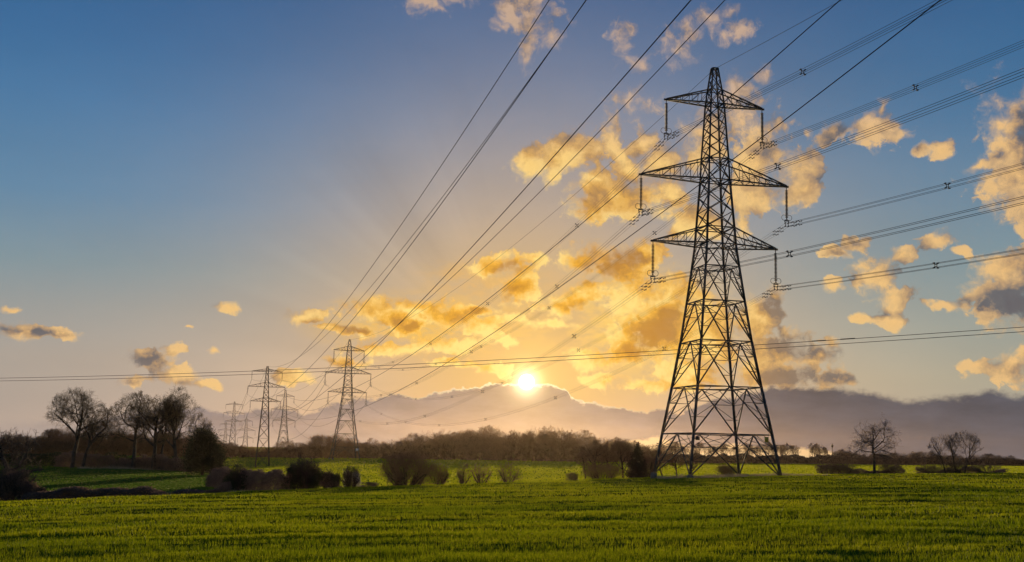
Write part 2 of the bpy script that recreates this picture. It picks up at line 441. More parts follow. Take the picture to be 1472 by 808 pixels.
def mat_wood(name, c1, c2, trans):
    m, t, g, out = new_mat(name)
    n = t.nodes.new('ShaderNodeAttribute'); n.attribute_type = 'GEOMETRY'; n.attribute_name = 'blade'
    col = g.mix(n.outputs['Fac'], c1 + (1,), c2 + (1,))
    d = t.nodes.new('ShaderNodeBsdfDiffuse'); g.put(d.inputs[0], col)
    tr = t.nodes.new('ShaderNodeBsdfTranslucent'); g.put(tr.inputs[0], col)
    mx = t.nodes.new('ShaderNodeMixShader'); mx.inputs[0].default_value = trans
    t.links.new(d.outputs[0], mx.inputs[1]); t.links.new(tr.outputs[0], mx.inputs[2]); t.links.new(mx.outputs[0], out.inputs[0])
    return m


M_WOOD_RED = mat_wood('winter_wood_reddish', (.13, .066, .040), (.33, .185, .105), .38)
M_WOOD_DARK = mat_wood('winter_wood_dull', (.085, .058, .048), (.20, .135, .105), .32)


def mat_grass(name, c_dark, c_light, trans, patch=0.12):
    m, t, g, out = new_mat(name)
    p = pos(t)
    big = g.noise(g.v('MULTIPLY', p, (.5, 1, 0)), patch, 4.0, 0.6)
    n = t.nodes.new('ShaderNodeAttribute'); n.attribute_type = 'GEOMETRY'; n.attribute_name = 'blade'
    f = g.m('ADD', g.m('MULTIPLY', g.ss(big, .3, .7), .55), g.m('MULTIPLY', n.outputs['Fac'], .45))
    col = g.mix(f, c_dark + (1,), c_light + (1,))
    d = t.nodes.new('ShaderNodeBsdfPrincipled'); g.put(d.inputs['Base Color'], col); d.inputs['Roughness'].default_value = .55
    d.inputs['Specular IOR Level'].default_value = .02
    tr = t.nodes.new('ShaderNodeBsdfTranslucent'); g.put(tr.inputs[0], col)
    mx = t.nodes.new('ShaderNodeMixShader'); mx.inputs[0].default_value = trans
    t.links.new(d.outputs[0], mx.inputs[1]); t.links.new(tr.outputs[0], mx.inputs[2]); t.links.new(mx.outputs[0], out.inputs[0])
    return m


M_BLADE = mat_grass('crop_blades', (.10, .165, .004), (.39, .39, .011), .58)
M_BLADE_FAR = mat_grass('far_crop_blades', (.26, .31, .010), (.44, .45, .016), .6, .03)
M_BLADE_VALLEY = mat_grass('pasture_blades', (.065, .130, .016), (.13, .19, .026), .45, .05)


def mat_ground(name, c1, c2, c3):
    m, t, g, out = new_mat(name)
    p = pos(t)
    a = g.noise(g.v('MULTIPLY', p, (.25, 1, 0)), .35, 6.0, .6)
    b = g.noise(p, 9.0, 4.0, .7)
    col = g.mix(g.ss(a, .3, .7), c1 + (1,), c2 + (1,))
    col = g.mix(g.m('MULTIPLY', g.ss(b, .45, .75), .6), col, c3 + (1,))
    bump = t.nodes.new('ShaderNodeBump'); bump.inputs['Strength'].default_value = .8; bump.inputs['Distance'].default_value = .12
    t.links.new(b, bump.inputs['Height'])
    principled(t, g, out, col, 1.0, 0, 0.0, bump.outputs[0])
    return m


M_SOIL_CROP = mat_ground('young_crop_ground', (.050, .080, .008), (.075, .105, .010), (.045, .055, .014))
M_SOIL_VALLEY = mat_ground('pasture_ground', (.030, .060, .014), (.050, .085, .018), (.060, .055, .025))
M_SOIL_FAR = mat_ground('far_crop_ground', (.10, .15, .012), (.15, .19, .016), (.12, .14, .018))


# ------------------------------------------------------------------ object helpers
def tag(o, label=None, cat=None, group=None, kind=None):
    if label: o['label'] = label
    if cat: o['category'] = cat
    if group: o['group'] = group
    if kind: o['kind'] = kind
    return o


def empty(name, loc, rz=0.0, label=None, cat=None, group=None):
    o = bpy.data.objects.new(name, None); C.objects.link(o)
    o.location = loc; o.rotation_euler = (0, 0, rz); o.empty_display_size = 0.5
    return tag(o, label, cat, group)


def mesh_obj(name, V, Fq, mat, parent=None, smooth=False, attr=None):
    """One mesh from an (n,3) vertex array and a list of face arrays (k columns each)."""
    V = np.asarray(V, dtype=np.float32)
    if not isinstance(Fq, (list, tuple)):
        Fq = [Fq]
    Fq = [np.asarray(f, dtype=np.int32) for f in Fq if len(f)]
    me = bpy.data.meshes.new(name)
    me.vertices.add(len(V)); me.vertices.foreach_set('co', V.ravel())
    loops = np.concatenate([f.ravel() for f in Fq])
    sizes = np.concatenate([np.full(len(f), f.shape[1], dtype=np.int32) for f in Fq])
    starts = np.concatenate([[0], np.cumsum(sizes)[:-1]]).astype(np.int32)
    me.loops.add(len(loops)); me.loops.foreach_set('vertex_index', loops)
    me.polygons.add(len(sizes)); me.polygons.foreach_set('loop_start', starts); me.polygons.foreach_set('loop_total', sizes)
    if smooth:
        me.polygons.foreach_set('use_smooth', np.ones(len(sizes), dtype=bool))
    if attr is not None:
        a = me.attributes.new('blade', 'FLOAT', 'POINT'); a.data.foreach_set('value', np.asarray(attr, dtype=np.float32))
    for mm in (mat if isinstance(mat, (list, tuple)) else [mat]):
        me.materials.append(mm)
    me.update(); me.validate()
    o = bpy.data.objects.new(name, me); C.objects.link(o)
    if parent is not None:
        o.parent = parent
    return o


class MB:
    """Collects bars, boxes, tubes and rings and builds them as one mesh."""
    def __init__(self):
        self.V = []; self.F = {}; self.n = 0

    def add(self, V, Fs):
        V = np.asarray(V, dtype=float)
        for f in Fs:
            f = np.asarray(f)
            self.F.setdefault(f.shape[1], []).append(f + self.n)
        self.V.append(V); self.n += len(V)

    def bar(self, p, q, wd, sides=4):
        self.tube(np.array([[p, q]], float), np.full((1, 2), wd * .707), sides, caps=True)

    def tube(self, P, R, sides=4, caps=False):
        V, Fq, Fc = tubes(P, R, sides, caps)
        self.add(V, [Fq] + ([Fc] if caps else []))

    def box(self, c, sx, sy, sz, R=None):
        v = np.array([(x, y, z) for x in (-.5, .5) for y in (-.5, .5) for z in (-.5, .5)]) * (sx, sy, sz)
        if R is not None:
            v = v @ np.asarray(R).T
        f = [(0, 1, 3, 2), (4, 6, 7, 5), (0, 4, 5, 1), (2, 3, 7, 6), (0, 2, 6, 4), (1, 5, 7, 3)]
        self.add(v + np.asarray(c), [f])

    def ring(self, c, r, tr, R, a0=0.0, a1=2 * math.pi, n=18):
        a = np.linspace(a0, a1, n)
        p = np.stack([np.cos(a) * r, np.sin(a) * r, np.zeros(n)], 1) @ np.asarray(R).T + np.asarray(c)
        self.tube(p[None], np.full((1, n), tr), 5)

    def build(self, name, mat, parent=None, smooth=False):
        return mesh_obj(name, np.concatenate(self.V), [np.concatenate(f) for f in self.F.values()], mat, parent, smooth)


def tubes(P, R, sides, caps=False):
    """Tubes along N polylines of k points: P (N,k,3), R (N,k)."""
    P = np.asarray(P, float); R = np.asarray(R, float); N, k, _ = P.shape
    T = np.empty_like(P); T[:, 1:-1] = P[:, 2:] - P[:, :-2]; T[:, 0] = P[:, 1] - P[:, 0]; T[:, -1] = P[:, -1] - P[:, -2]
    T /= np.linalg.norm(T, axis=2, keepdims=True) + 1e-12
    ax = np.zeros((N, 3)); d = P[:, -1] - P[:, 0]; big = np.abs(d[:, 2]) > .9 * (np.linalg.norm(d, axis=1) + 1e-12)
    ax[:, 2] = 1; ax[big] = (1, 0, 0)
    A = np.cross(T, ax[:, None, :]); A /= np.linalg.norm(A, axis=2, keepdims=True) + 1e-12
    B = np.cross(T, A)
    th = np.arange(sides) * 2 * math.pi / sides + math.pi / 4
    V = P[:, :, None, :] + R[:, :, None, None] * (A[:, :, None, :] * np.cos(th)[:, None] + B[:, :, None, :] * np.sin(th)[:, None])
    idx = np.arange(N * k * sides).reshape(N, k, sides); nx = np.roll(idx, -1, axis=2)
    Fq = np.stack([idx[:, :-1], idx[:, 1:], nx[:, 1:], nx[:, :-1]], -1).reshape(-1, 4)
    Fc = None
    if caps:
        Fc = np.concatenate([idx[:, 0, :], idx[:, -1, ::-1]], 0)
    return V.reshape(-1, 3), Fq, Fc


def copy_tree(o, parent=None):
    c = o.copy(); C.objects.link(c)
    if parent is not None:
        c.parent = parent
    for ch in list(o.children):
        copy_tree(ch, c)
    return c


# ------------------------------------------------------------------ terrain
def vnoise(x, y, seed=0):
    """Smooth value noise in [-1, 1] on arrays."""
    xi = np.floor(x).astype(np.int64); yi = np.floor(y).astype(np.int64); fx = x - xi; fy = y - yi
    fx = fx * fx * (3 - 2 * fx); fy = fy * fy * (3 - 2 * fy)

    def h(a, b):
        k = (a * 374761393 + b * 668265263 + seed * 974711) & 0xFFFFFFFF
        k = ((k ^ (k >> 13)) * 1274126177) & 0xFFFFFFFF
        return ((k ^ (k >> 16)) & 0xFFFF) / 32767.5 - 1
    return (h(xi, yi) * (1 - fx) + h(xi + 1, yi) * fx) * (1 - fy) + (h(xi, yi + 1) * (1 - fx) + h(xi + 1, yi + 1) * fx) * fy


# profile of the land along lines of sight: (depth in metres, row of the photograph where that ground lies)
PROFILE = {
    -60: [(72, 726), (90, 732), (110, 717), (160, 699), (250, 673), (500, 655)],
    0: [(75, 722), (92, 727), (112, 712), (160, 696), (250, 671), (500, 655)],
    180: [(80, 714.5), (97, 719), (115, 707), (160, 694), (250, 673), (550, 655)],
    360: [(95, 706), (110, 709), (140, 697), (200, 686), (413, 672.5), (600, 658)],
    500: [(105, 701), (120, 703), (150, 693.5), (250, 677), (480, 659.3), (600, 657.5)],
    736: [(120, 694), (135, 695), (160, 689), (300, 670), (460, 663), (700, 660)],
    940: [(136, 688), (160, 686.5), (250, 676), (460, 666), (700, 664)],
    1120: [(136, 684), (155, 683.3), (250, 675), (480, 667), (700, 665)],
    1300: [(145, 682.2), (165, 681.5), (250, 676), (480, 669), (700, 667.5)],
    1472: [(150, 681), (165, 680.5), (250, 676.5), (480, 671), (700, 670)],
}
_cols = []
YK = np.array(list(np.arange(0, 170, 4.0)) + list(np.arange(170, 720, 15.0)) + [760, 1000, 1500, 3500])
for px, kn in PROFILE.items():
    ys = [0.0] + [k[0] for k in kn] + [3500.0]
    zs = [EYE - 1.75] + [at(px, k[1], k[0])[2] for k in kn]; zs.append(zs[-1] - 4.0)
    p = at(px, 680, 100.0)
    _cols.append((p[0] / 100.0, kn[0][0], np.interp(YK, ys, zs)))
U_K = np.array([c[0] for c in _cols]); CREST_K = np.array([c[1] for c in _cols]); Z_K = np.array([c[2] for c in _cols])


def crest(X, Y):
    u = np.clip(X / np.maximum(Y, 15.0), U_K[0], U_K[-1])
    return np.interp(u, U_K, CREST_K)


def terrain(X, Y, fine=True):
    X = np.asarray(X, float); Y = np.asarray(Y, float)
    u = np.clip(X / np.maximum(Y, 15.0), U_K[0], U_K[-1])
    iu = np.clip(np.searchsorted(U_K, u) - 1, 0, len(U_K) - 2); fu = (u - U_K[iu]) / (U_K[iu + 1] - U_K[iu])
    yy = np.clip(Y, 0, 3499); iy = np.clip(np.searchsorted(YK, yy, side='right') - 1, 0, len(YK) - 2); fy = (yy - YK[iy]) / (YK[iy + 1] - YK[iy])
    z = (Z_K[iu, iy] * (1 - fy) + Z_K[iu, iy + 1] * fy) * (1 - fu) + (Z_K[iu + 1, iy] * (1 - fy) + Z_K[iu + 1, iy + 1] * fy) * fu
    if fine:
        near = np.clip((crest(X, Y) + 8 - Y) / 12, 0, 1)
        z = z + near * (.050 * vnoise(X / 3.2, Y / .9, 1) + .045 * vnoise(X / 9.0, Y / 2.6, 2) + .03 * vnoise(X / 1.1, Y / .5, 3))
    return z


def tz(x, y):
    return float(terrain(np.array([x]), np.array([y]), False)[0])


def spot(px, Y, py=680):
    """A point of the ground Y metres ahead below a column of the photograph."""
    p = at(px, py, Y)
    return np.array([p[0], Y, tz(p[0], Y)])


def px_m(px, Y):
    return px * Y / F_PX


def graded(a, b, d0, lim, growth):
    out = [0.0]
    d = d0
    while out[-1] < b:
        out.append(out[-1] + d)
        if out[-1] > lim:
            d *= growth
    return out


def build_ground():
    xs = graded(0, 3000, .45, 75, 1.06)
    xs = np.array([-x for x in xs[:0:-1]] + xs)
    ys = graded(0, 3400, .35, 150, 1.05)
    yb = graded(0, 400, 4, 10, 1.3)
    ys = np.array([-y for y in yb[:0:-1]] + ys)
    X, Y = np.meshgrid(xs, ys)
    Z = terrain(X, Y)
    nx, ny = len(xs), len(ys)
    idx = np.arange(nx * ny).reshape(ny, nx)
    Fq = np.stack([idx[:-1, :-1], idx[:-1, 1:], idx[1:, 1:], idx[1:, :-1]], -1).reshape(-1, 4)
    V = np.stack([X, Y, Z], -1).reshape(-1, 3)
    o = mesh_obj('field', V, Fq, [M_SOIL_CROP, M_SOIL_VALLEY, M_SOIL_FAR], smooth=True)
    cx = V[Fq].mean(1)
    cr = crest(cx[:, 0], cx[:, 1]); u = cx[:, 0] / np.maximum(cx[:, 1], 15)
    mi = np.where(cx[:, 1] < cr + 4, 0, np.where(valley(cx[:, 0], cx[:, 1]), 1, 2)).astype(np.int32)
    o.data.polygons.foreach_set('material_index', mi)
    tag(o, 'green fields rolling from the crop in front to the far woods', None, None, 'structure')
    return o


def valley(X, Y):
    u = X / np.maximum(Y, 15)
    return (u < -.245) & (Y < 262)


build_ground()


def blades(X, Y, h, wd, rng, lean=.35):
    """One bent blade of grass at each point: arrays of base X, Y, height and width."""
    n = len(X); Z = terrain(X, Y) - .02
    a = rng.uniform(0, 2 * math.pi, n); dx, dy = np.cos(a), np.sin(a)
    b = rng.uniform(0, 2 * math.pi, n); ln = h * rng.uniform(.05, lean, n); lx, ly = np.cos(b) * ln, np.sin(b) * ln
    base = np.stack([X, Y, Z], 1)
    side = np.stack([dx, dy, np.zeros(n)], 1) * (wd / 2)[:, None]
    mid = base + np.stack([lx * .35, ly * .35, h * .6], 1); tip = base + np.stack([lx, ly, h], 1)
    V = np.stack([base - side, base + side, mid - side * .8, mid + side * .8, tip], 1).reshape(-1, 3)
    i = np.arange(n)[:, None] * 5
    Fq = i + np.array([[0, 1, 3, 2]]); Ft = i + np.array([[2, 3, 4]])
    at_ = np.repeat(rng.uniform(0, 1, n), 5)
    return V, Fq, Ft, at_


def scatter(n, ymin, ymax, umin, umax, rng, power=1.0):
    Y = ymin * (ymax / ymin) ** (rng.uniform(0, 1, n) ** power)
    u = rng.uniform(umin, umax, n)
    return u * Y, Y


def build_grass():
    rng = np.random.default_rng(5)
    Xs, Ys, H, Wd = [], [], [], []
    # tufts: several blades round one root
    for (n, y0, y1, nb, h, wd, sp) in ((36000, 13, 30, 7, .118, .0085, .06), (34000, 28, 62, 7, .122, .017, .11), (40000, 58, 155, 5, .13, .042, .24)):
        X, Y = scatter(n, y0, y1, -.50, .50, rng)
        keep = Y < crest(X, Y) + 7
        dens = .5 + .5 * vnoise(X / 2.2, Y / .8, 11)
        keep &= rng.uniform(0, 1, n) < np.clip(.12 + 1.25 * dens, .08, 1)
        X, Y = X[keep], Y[keep]
        X = np.repeat(X, nb) + rng.normal(0, sp, len(X) * nb); Y = np.repeat(Y, nb) + rng.normal(0, sp, len(Y) * nb)
        hh = h * (1 + .40 * vnoise(X / 2.5, Y / .9, 21) + .30 * vnoise(X / 8.0, Y / 2.2, 22)) * rng.uniform(.55, 1.25, len(X))
        Xs.append(X); Ys.append(Y); H.append(hh); Wd.append(wd * rng.uniform(.6, 1.3, len(X)))
    V, Fq, Ft, A = blades(np.concatenate(Xs), np.concatenate(Ys), np.concatenate(H), np.concatenate(Wd), rng)
    o = mesh_obj('grass', V, [Fq, Ft], M_BLADE, attr=A)
    tag(o, 'short bright green crop blades covering the field in front', None, None, 'stuff')
    # the sunlit field beyond the crest
    X, Y = scatter(130000, 120, 640, -.34, .50, rng)
    keep = (Y > crest(X, Y) + 8) & ~valley(X, Y) & (X / Y > -.27)
    X, Y = X[keep], Y[keep]
    V, Fq, Ft, A = blades(X, Y, .16 * rng.uniform(.7, 1.3, len(X)), .0011 * Y * rng.uniform(.6, 1.2, len(X)), rng)
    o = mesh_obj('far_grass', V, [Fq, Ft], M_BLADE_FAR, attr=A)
    tag(o, 'sunlit yellow green crop covering the field beyond the hedge', None, None, 'stuff')
    X, Y = scatter(60000, 85, 262, -.52, -.245, rng)
    keep = Y > crest(X, Y) + 14
    X, Y = X[keep], Y[keep]
    V, Fq, Ft, A = blades(X, Y, .14 * rng.uniform(.7, 1.3, len(X)), .0011 * Y * rng.uniform(.6, 1.2, len(X)), rng)
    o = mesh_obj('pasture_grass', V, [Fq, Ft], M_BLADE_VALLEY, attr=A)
    tag(o, 'dark green pasture grass in the hollow on the left', None, None, 'stuff')
    # rank dry grass left uncut round the feet of the big pylon, and along the hedge foot
    Xs, Ys, H = [], [], []
    for (x0, x1, Y0, dy, n, h) in ((945, 1075, 134, 5.0, 9000, .40), (1060, 1190, 140, 4.0, 5000, .32), (60, 400, 104, 2.5, 6000, .28), (110, 330, 243, 4, 5000, .5)):
        px = rng.uniform(x0, x1, n); Y = Y0 + rng.normal(0, dy * .5, n)
        X = np.array([at(a, 680, 1.0)[0] for a in px]) * Y
        k = np.clip(.6 + vnoise(X / 2.0, Y / 1.5, 41), .15, 1.6)
        Xs.append(X); Ys.append(Y); H.append(h * k * rng.uniform(.5, 1.2, n))
    X, Y, H = map(np.concatenate, (Xs, Ys, H))
    V, Fq, Ft, A = blades(X, Y, H, .022 * np.ones(len(X)) * (Y / 130), rng, .7)
    o = mesh_obj('dry_grass', V, [Fq, Ft], M_STRAW, attr=A)
    tag(o, 'tufts of dry straw coloured grass round the pylon feet and hedge bottoms', None, None, 'stuff')


build_grass()

# ------------------------------------------------------------------ pylons
# big pylon: half widths of the square body at each height, arms (height of bottom chord, of top chord, half span)
T_LEV = [(0.0, 5.68), (4.9, 4.91), (10.45, 4.03), (15.93, 3.23), (20.8, 2.65), (25.1, 2.17), (27.9, 1.88), (29.99, 1.76), (36.02, 1.37),
         (38.69, 1.27), (45.8, .88), (47.62, .69), (50.5, .34)]
T_ARMS = [('lower', 27.9, 29.99, 8.11), ('middle', 36.02, 38.69, 9.70), ('upper', 45.8, 47.62, 6.45)]
T_H = np.array([a for a, b in T_LEV]); T_W = np.array([b for a, b in T_LEV])
INS = 4.6
CORN = [(-1, -1), (1, -1), (1, 1), (-1, 1)]


def insulator(parent, x, z, length, sg):
    m = MB()
    m.tube(np.array([[(x, 0, z), (x, 0, z - length + .25)]]), np.full((1, 2), .035), 6)
    nd = int((length - 1.0) / .17)
    for i in range(nd):
        zc = z - .45 - i * .17
        prof = [(.05, .055), (.20, .04), (.205, .0), (.06, -.045)]
        P = np.array([[(x, 0, zc + dz) for r, dz in prof]]); m.tube(P, np.array([[r for r, dz in prof]]), 8, caps=True)
    s = m.build('insulator', M_CERAMIC, parent, True)
    m = MB()
    m.bar((x, 0, z + .05), (x, 0, z - length + .30), .075)
    m.bar((x - .30, 0, z - length + .30), (x + .30, 0, z - length + .30), .10)
    for a in (-1, 1):
        m.bar((x + a * .30, 0, z - length + .30), (x + a * .20, 0, z - length - .02), .07)
        m.bar((x + a * .20, -.22, z - length + .02), (x + a * .20, .22, z - length + .02), .09)
        m.bar((x + a * .20, 0, z - length), (x + a * .20, 0, z - length - .40), .06)
        m.bar((x + a * .20, -.22, z - length - .40), (x + a * .20, .22, z - length - .40), .09)
    m.build('yoke', M_STEEL, s)
    for a in (-1, 1):
        m = MB()
        R = np.array([[1, 0, 0], [0, 0, -1], [0, 1, 0]], float)
        m.ring((x + a * .36, 0, z - length + .72), .34, .028, R, 0, 2 * math.pi, 20)
        m.bar((x, 0, z - length + .35), (x + a * .30, 0, z - length + .42), .05)
        m.build('arcing_ring', M_STEEL, s)
    return s


def build_big_pylon(name):
    root = empty(name, (0, 0, 0))

    def wid(h):
        return float(np.interp(h, T_H, T_W))

    def cor(i, h):
        w_ = wid(h); return np.array([CORN[i % 4][0] * w_, CORN[i % 4][1] * w_, h])
    for i in range(4):
        m = MB()
        for (h0, _), (h1, _) in zip(T_LEV[:11], T_LEV[1:11]):
            m.bar(cor(i, h0 - (.3 if h0 == 0 else 0)), cor(i, h1), .26 if h0 < 15 else .22 if h0 < 30 else .17)
        # step bolts
        for h in np.arange(3.0, 45, .45):
            p = cor(i, h); m.bar(p, p + np.array([CORN[i][0] * .16, 0, 0]), .03) if i == 2 else None
        m.build('leg', M_STEEL, root)
        m = MB(); c = cor(i, 0); m.box((c[0], c[1], -.28), .62, .62, .75); m.box((c[0], c[1], .14), .42, .42, .12)
        m.build('footing', M_CONCRETE, root)
    br = MB()
    # lower body: inverted V in each face of each panel, with secondary members
    lows = [0.0, 4.9, 10.45, 15.93, 20.8, 25.1, 27.9]
    for lo, hi in zip(lows[:-1], lows[1:]):
        W2 = .13 if hi < 21 else .11
        for i in range(4):
            a0, b0, a1, b1 = cor(i, lo), cor(i + 1, lo), cor(i, hi), cor(i + 1, hi)
            mid = (a1 + b1) / 2
            br.bar(a1, b1, W2)
            br.bar(mid, a0, W2); br.bar(mid, b0, W2)
            for e0, e1 in ((a0, a1), (b0, b1)):
                prev = None
                fr = (.34, .67) if hi < 26 else (.5,)
                for t in fr:
                    pl = e0 + (e1 - e0) * t; pd = e0 + (mid - e0) * t
                    br.bar(pl, pd, .07)
                    if prev is not None:
                        br.bar(prev, pd, .055)
                    prev = pl
                br.bar(prev, mid * .0 + (e0 + (mid - e0) * min(1, fr[-1] + .30)), .055)
                br.bar(prev, a1 * .5 + b1 * .5 if False else (e1 * .55 + mid * .45), .055)
        # plan bracing
        c = [cor(i, hi) for i in range(4)]; mids = [(c[i] + c[(i + 1) % 4]) / 2 for i in range(4)]
        for i in range(4):
            br.bar(mids[i], mids[(i + 1) % 4], .08)
    # upper body: crossed bracing
    def xpanels(h0, h1, n, wd):
        hs = np.linspace(h0, h1, n + 1)
        for p, q in zip(hs[:-1], hs[1:]):
            for i in range(4):
                br.bar(cor(i, p), cor(i + 1, q), wd); br.bar(cor(i + 1, p), cor(i, q), wd)
    xpanels(27.9, 29.99, 1, .10); xpanels(29.99, 36.02, 3, .10); xpanels(36.02, 38.69, 1, .10); xpanels(38.69, 45.8, 5, .085)
    for h in (29.99, 36.02, 38.69, 45.8):
        for i in range(4):
            br.bar(cor(i, h), cor(i + 1, h), .11)
        br.bar(cor(0, h), cor(2, h), .07); br.bar(cor(1, h), cor(3, h), .07)
    br.build('bracing', M_STEEL, root)
    pk = MB()
    for i in range(4):
        pk.bar(cor(i, 45.8), cor(i, 47.62), .16); pk.bar(cor(i, 47.62), cor(i, 50.5), .14)
        pk.bar(cor(i, 50.5), cor(i + 1, 50.5), .16); pk.bar(cor(i, 47.62), cor(i + 1, 47.62), .10)
    br2 = br; br = pk
    for h0, h1, n in ((45.8, 47.62, 1), (47.62, 50.5, 2)):
        hs = np.linspace(h0, h1, n + 1)
        for p, q in zip(hs[:-1], hs[1:]):
            for i in range(4):
                pk.bar(cor(i, p), cor(i + 1, q), .075); pk.bar(cor(i + 1, p), cor(i, q), .075)
    pk.build('earth_wire_peak', M_STEEL, root)
    for nm, zb, zt, L in T_ARMS:
        for sg in (-1, 1):
            m = MB(); wb, wt_ = wid(zb), wid(zt); tip = np.array([sg * L, 0, zb])
            n = 6 if nm == 'middle' else 5
            for sy in (-1, 1):
                b0 = np.array([sg * wb, sy * wb, zb]); t0 = np.array([sg * wt_, sy * wt_, zt]); tt = tip + np.array([0, sy * .10, .05])
                m.bar(b0, tt, .16); m.bar(t0, tt + np.array([0, 0, .10]), .14)
                pb = [b0 + (tt - b0) * t for t in np.linspace(0, .86, n)]; pt = [t0 + (tt - t0) * t for t in np.linspace(0, .86, n)]
                for k in range(1, n):
                    m.bar(pb[k], pt[k], .055)
                    m.bar(pt[k - 1], pb[k], .055)
            bl = [np.array([sg * wb, -wb, zb]) + (tip - np.array([sg * wb, -wb, zb])) * t for t in np.linspace(0, .9, n)]
            bh = [np.array([sg * wb, wb, zb]) + (tip - np.array([sg * wb, wb, zb])) * t for t in np.linspace(0, .9, n)]
            for k in range(1, n):
                m.bar(bl[k], bh[k], .06); m.bar(bl[k - 1], bh[k], .06)
            m.bar(tip + np.array([-sg * .9, 0, .05]), tip + np.array([sg * .28, 0, .05]), .22)
            m.build('cross_arm', M_STEEL, root)
            insulator(root, sg * L, zb - .05, INS, sg)
    # small plates low on the body
    m = MB(); p = cor(1, 4.9); m.box((p[0] - .75, p[1] - .08, 4.35), .5, .04, .62); m.build('warning_sign', M_SIGN_YEL, root)
    m = MB(); p = cor(0, 4.9); m.box((p[0] + .45, p[1] - .08, 4.3), .5, .04, .42); m.build('number_plate', M_STEEL_OLD, root)
    # barbed anti-climbing guard
    m = MB()
    for k, h in enumerate((3.4, 3.65)):
        c = [cor(i, h) * np.array([1.07, 1.07, 1]) for i in range(4)]
        for i in range(4):
            m.bar(cor(i, h), c[i] + np.array([0, 0, .1]), .06)
            u_ = c[i]; v_ = c[(i + 1) % 4]; d = (v_ - u_) / np.linalg.norm(v_ - u_)
            m.bar(u_ - d * .0, v_, .02)
    m.build('climbing_guard', M_STEEL, root)
    return root


B_S = .8183
B_ARMS = [('lower', 24.0, 25.3, 5.44), ('middle', 29.3, 30.9, 6.67), ('upper', 34.86, 35.9, 5.44)]


def build_small_pylon(name):
    root = empty(name, (0, 0, 0)); H = 36.82

    def wid(h):
        return float(np.interp(h, [0, 24.0, 36.8], [2.5, 1.05, .32]))

    def cor(i, h):
        w_ = wid(h); return np.array([CORN[i % 4][0] * w_, CORN[i % 4][1] * w_, h])
    for i in range(4):
        m = MB(); m.bar(cor(i, -.6), cor(i, 24.0), .22); m.bar(cor(i, 24.0), cor(i, H), .17); m.build('leg', M_STEEL_OLD, root)
    br = MB()
    hs = [0.0, 5.6, 10.6, 14.8, 18.4, 21.4, 24.0, 25.3, 27.3, 29.3, 30.9, 32.9, 34.86, 35.9, H]
    for p, q in zip(hs[:-1], hs[1:]):
        for i in range(4):
            br.bar(cor(i, p), cor(i + 1, q), .10); br.bar(cor(i + 1, p), cor(i, q), .10)
            br.bar(cor(i, q), cor(i + 1, q), .09)
    br.build('bracing', M_STEEL_OLD, root)
    for nm, zb, zt, L in B_ARMS:
        for sg in (-1, 1):
            m = MB(); tip = np.array([sg * L, 0, zb])
            for sy in (-1, 1):
                b0 = np.array([sg * wid(zb), sy * wid(zb), zb]); t0 = np.array([sg * wid(zt), sy * wid(zt), zt])
                m.bar(b0, tip, .14); m.bar(t0, tip + np.array([0, 0, .08]), .13)
                for k in range(1, 4):
                    m.bar(b0 + (tip - b0) * k / 4, t0 + (tip - t0) * k / 4, .06); m.bar(t0 + (tip - t0) * (k - 1) / 4, b0 + (tip - b0) * k / 4, .06)
            m.build('cross_arm', M_STEEL_OLD, root)
            m = MB(); z = zb - .03; m.tube(np.array([[(sg * L, 0, z), (sg * L, 0, z - 3.5 * B_S)]]), np.full((1, 2), .04), 5)
            for k in range(14):
                m.tube(np.array([[(sg * L, 0, z - .35 - k * .16 + .03), (sg * L, 0, z - .35 - k * .16 - .03)]]), np.full((1, 2), .13), 6, True)
            m.build('insulator', M_CERAMIC, root)
    return root


def rel(p):
    return np.array([p[0], p[1], p[2] + EYE])


TH_T1 = .23854
T1 = rel((24.8487, 135.959, -2.5748))
A2 = rel((-69.046, 481.66, -5.65)); A3 = rel((-165.70, 836.63, -11.07)); A4 = rel((-278.64, 1205.0, -23.1))
T0 = rel((121.439, -190.253, 7.317))
B1 = at(376.6, 672.6, 413.7); TH_B = .273
B0 = rel((33.785, -24.99, 9.904)); B2 = at(337.3, 577.5, 742.0) - np.array([0, 0, 36.82]); B3 = at(325, 607, 1080.0) - np.array([0, 0, 36.82])
GP = 'pylons of the two power lines'

big = build_big_pylon('lattice_pylon')
for cp, th, lab in ((T1, TH_T1, 'huge dark steel lattice pylon standing nearest, on the crest of the green field'),):
    big.location = cp; big.rotation_euler = (0, 0, th); tag(big, lab, 'pylon', GP)
for p, th, lab in ((A2, .272, 'hazy lattice pylon standing against the wood with a small white plate low down'),
                   (A3, .30, 'distant lattice pylon just right of the darker pylon, its feet hidden by the wood'),
                   (A4, .30, 'faintest tiny lattice pylon seen between the dark pylon and the pylon by the trees')):
    o = copy_tree(big); o.location = p; o.rotation_euler = (0, 0, th); o['label'] = lab
    if p is A2:
        m = MB(); m.box((4.6, -5.1, 3.8), 1.3, .05, 1.1); m.build('white_plate', M_SIGN_WHITE, o)
small = build_small_pylon('lattice_pylon'); small.location = B1; small.rotation_euler = (0, 0, TH_B)
tag(small, 'dark brown slender lattice pylon with straight tapering legs standing in the bright field', 'pylon', GP)
for p, lab in ((B2, 'pale distant slender pylon rising beyond the wood just right of the dark evergreen tree'),
               (B3, 'very faint far slender pylon close left of the pale one above the evergreen tree')):
    o = copy_tree(small); o.location = p; o['label'] = lab


# ------------------------------------------------------------------ conductors
def span_pts(p, q, sag, n=90):
    t = np.linspace(0, 1, n)[:, None]
    P = p * (1 - t) + q * t
    P[:, 2] -= 4 * sag * (t * (1 - t))[:, 0]
    return P


def sub(P, n):
    return P


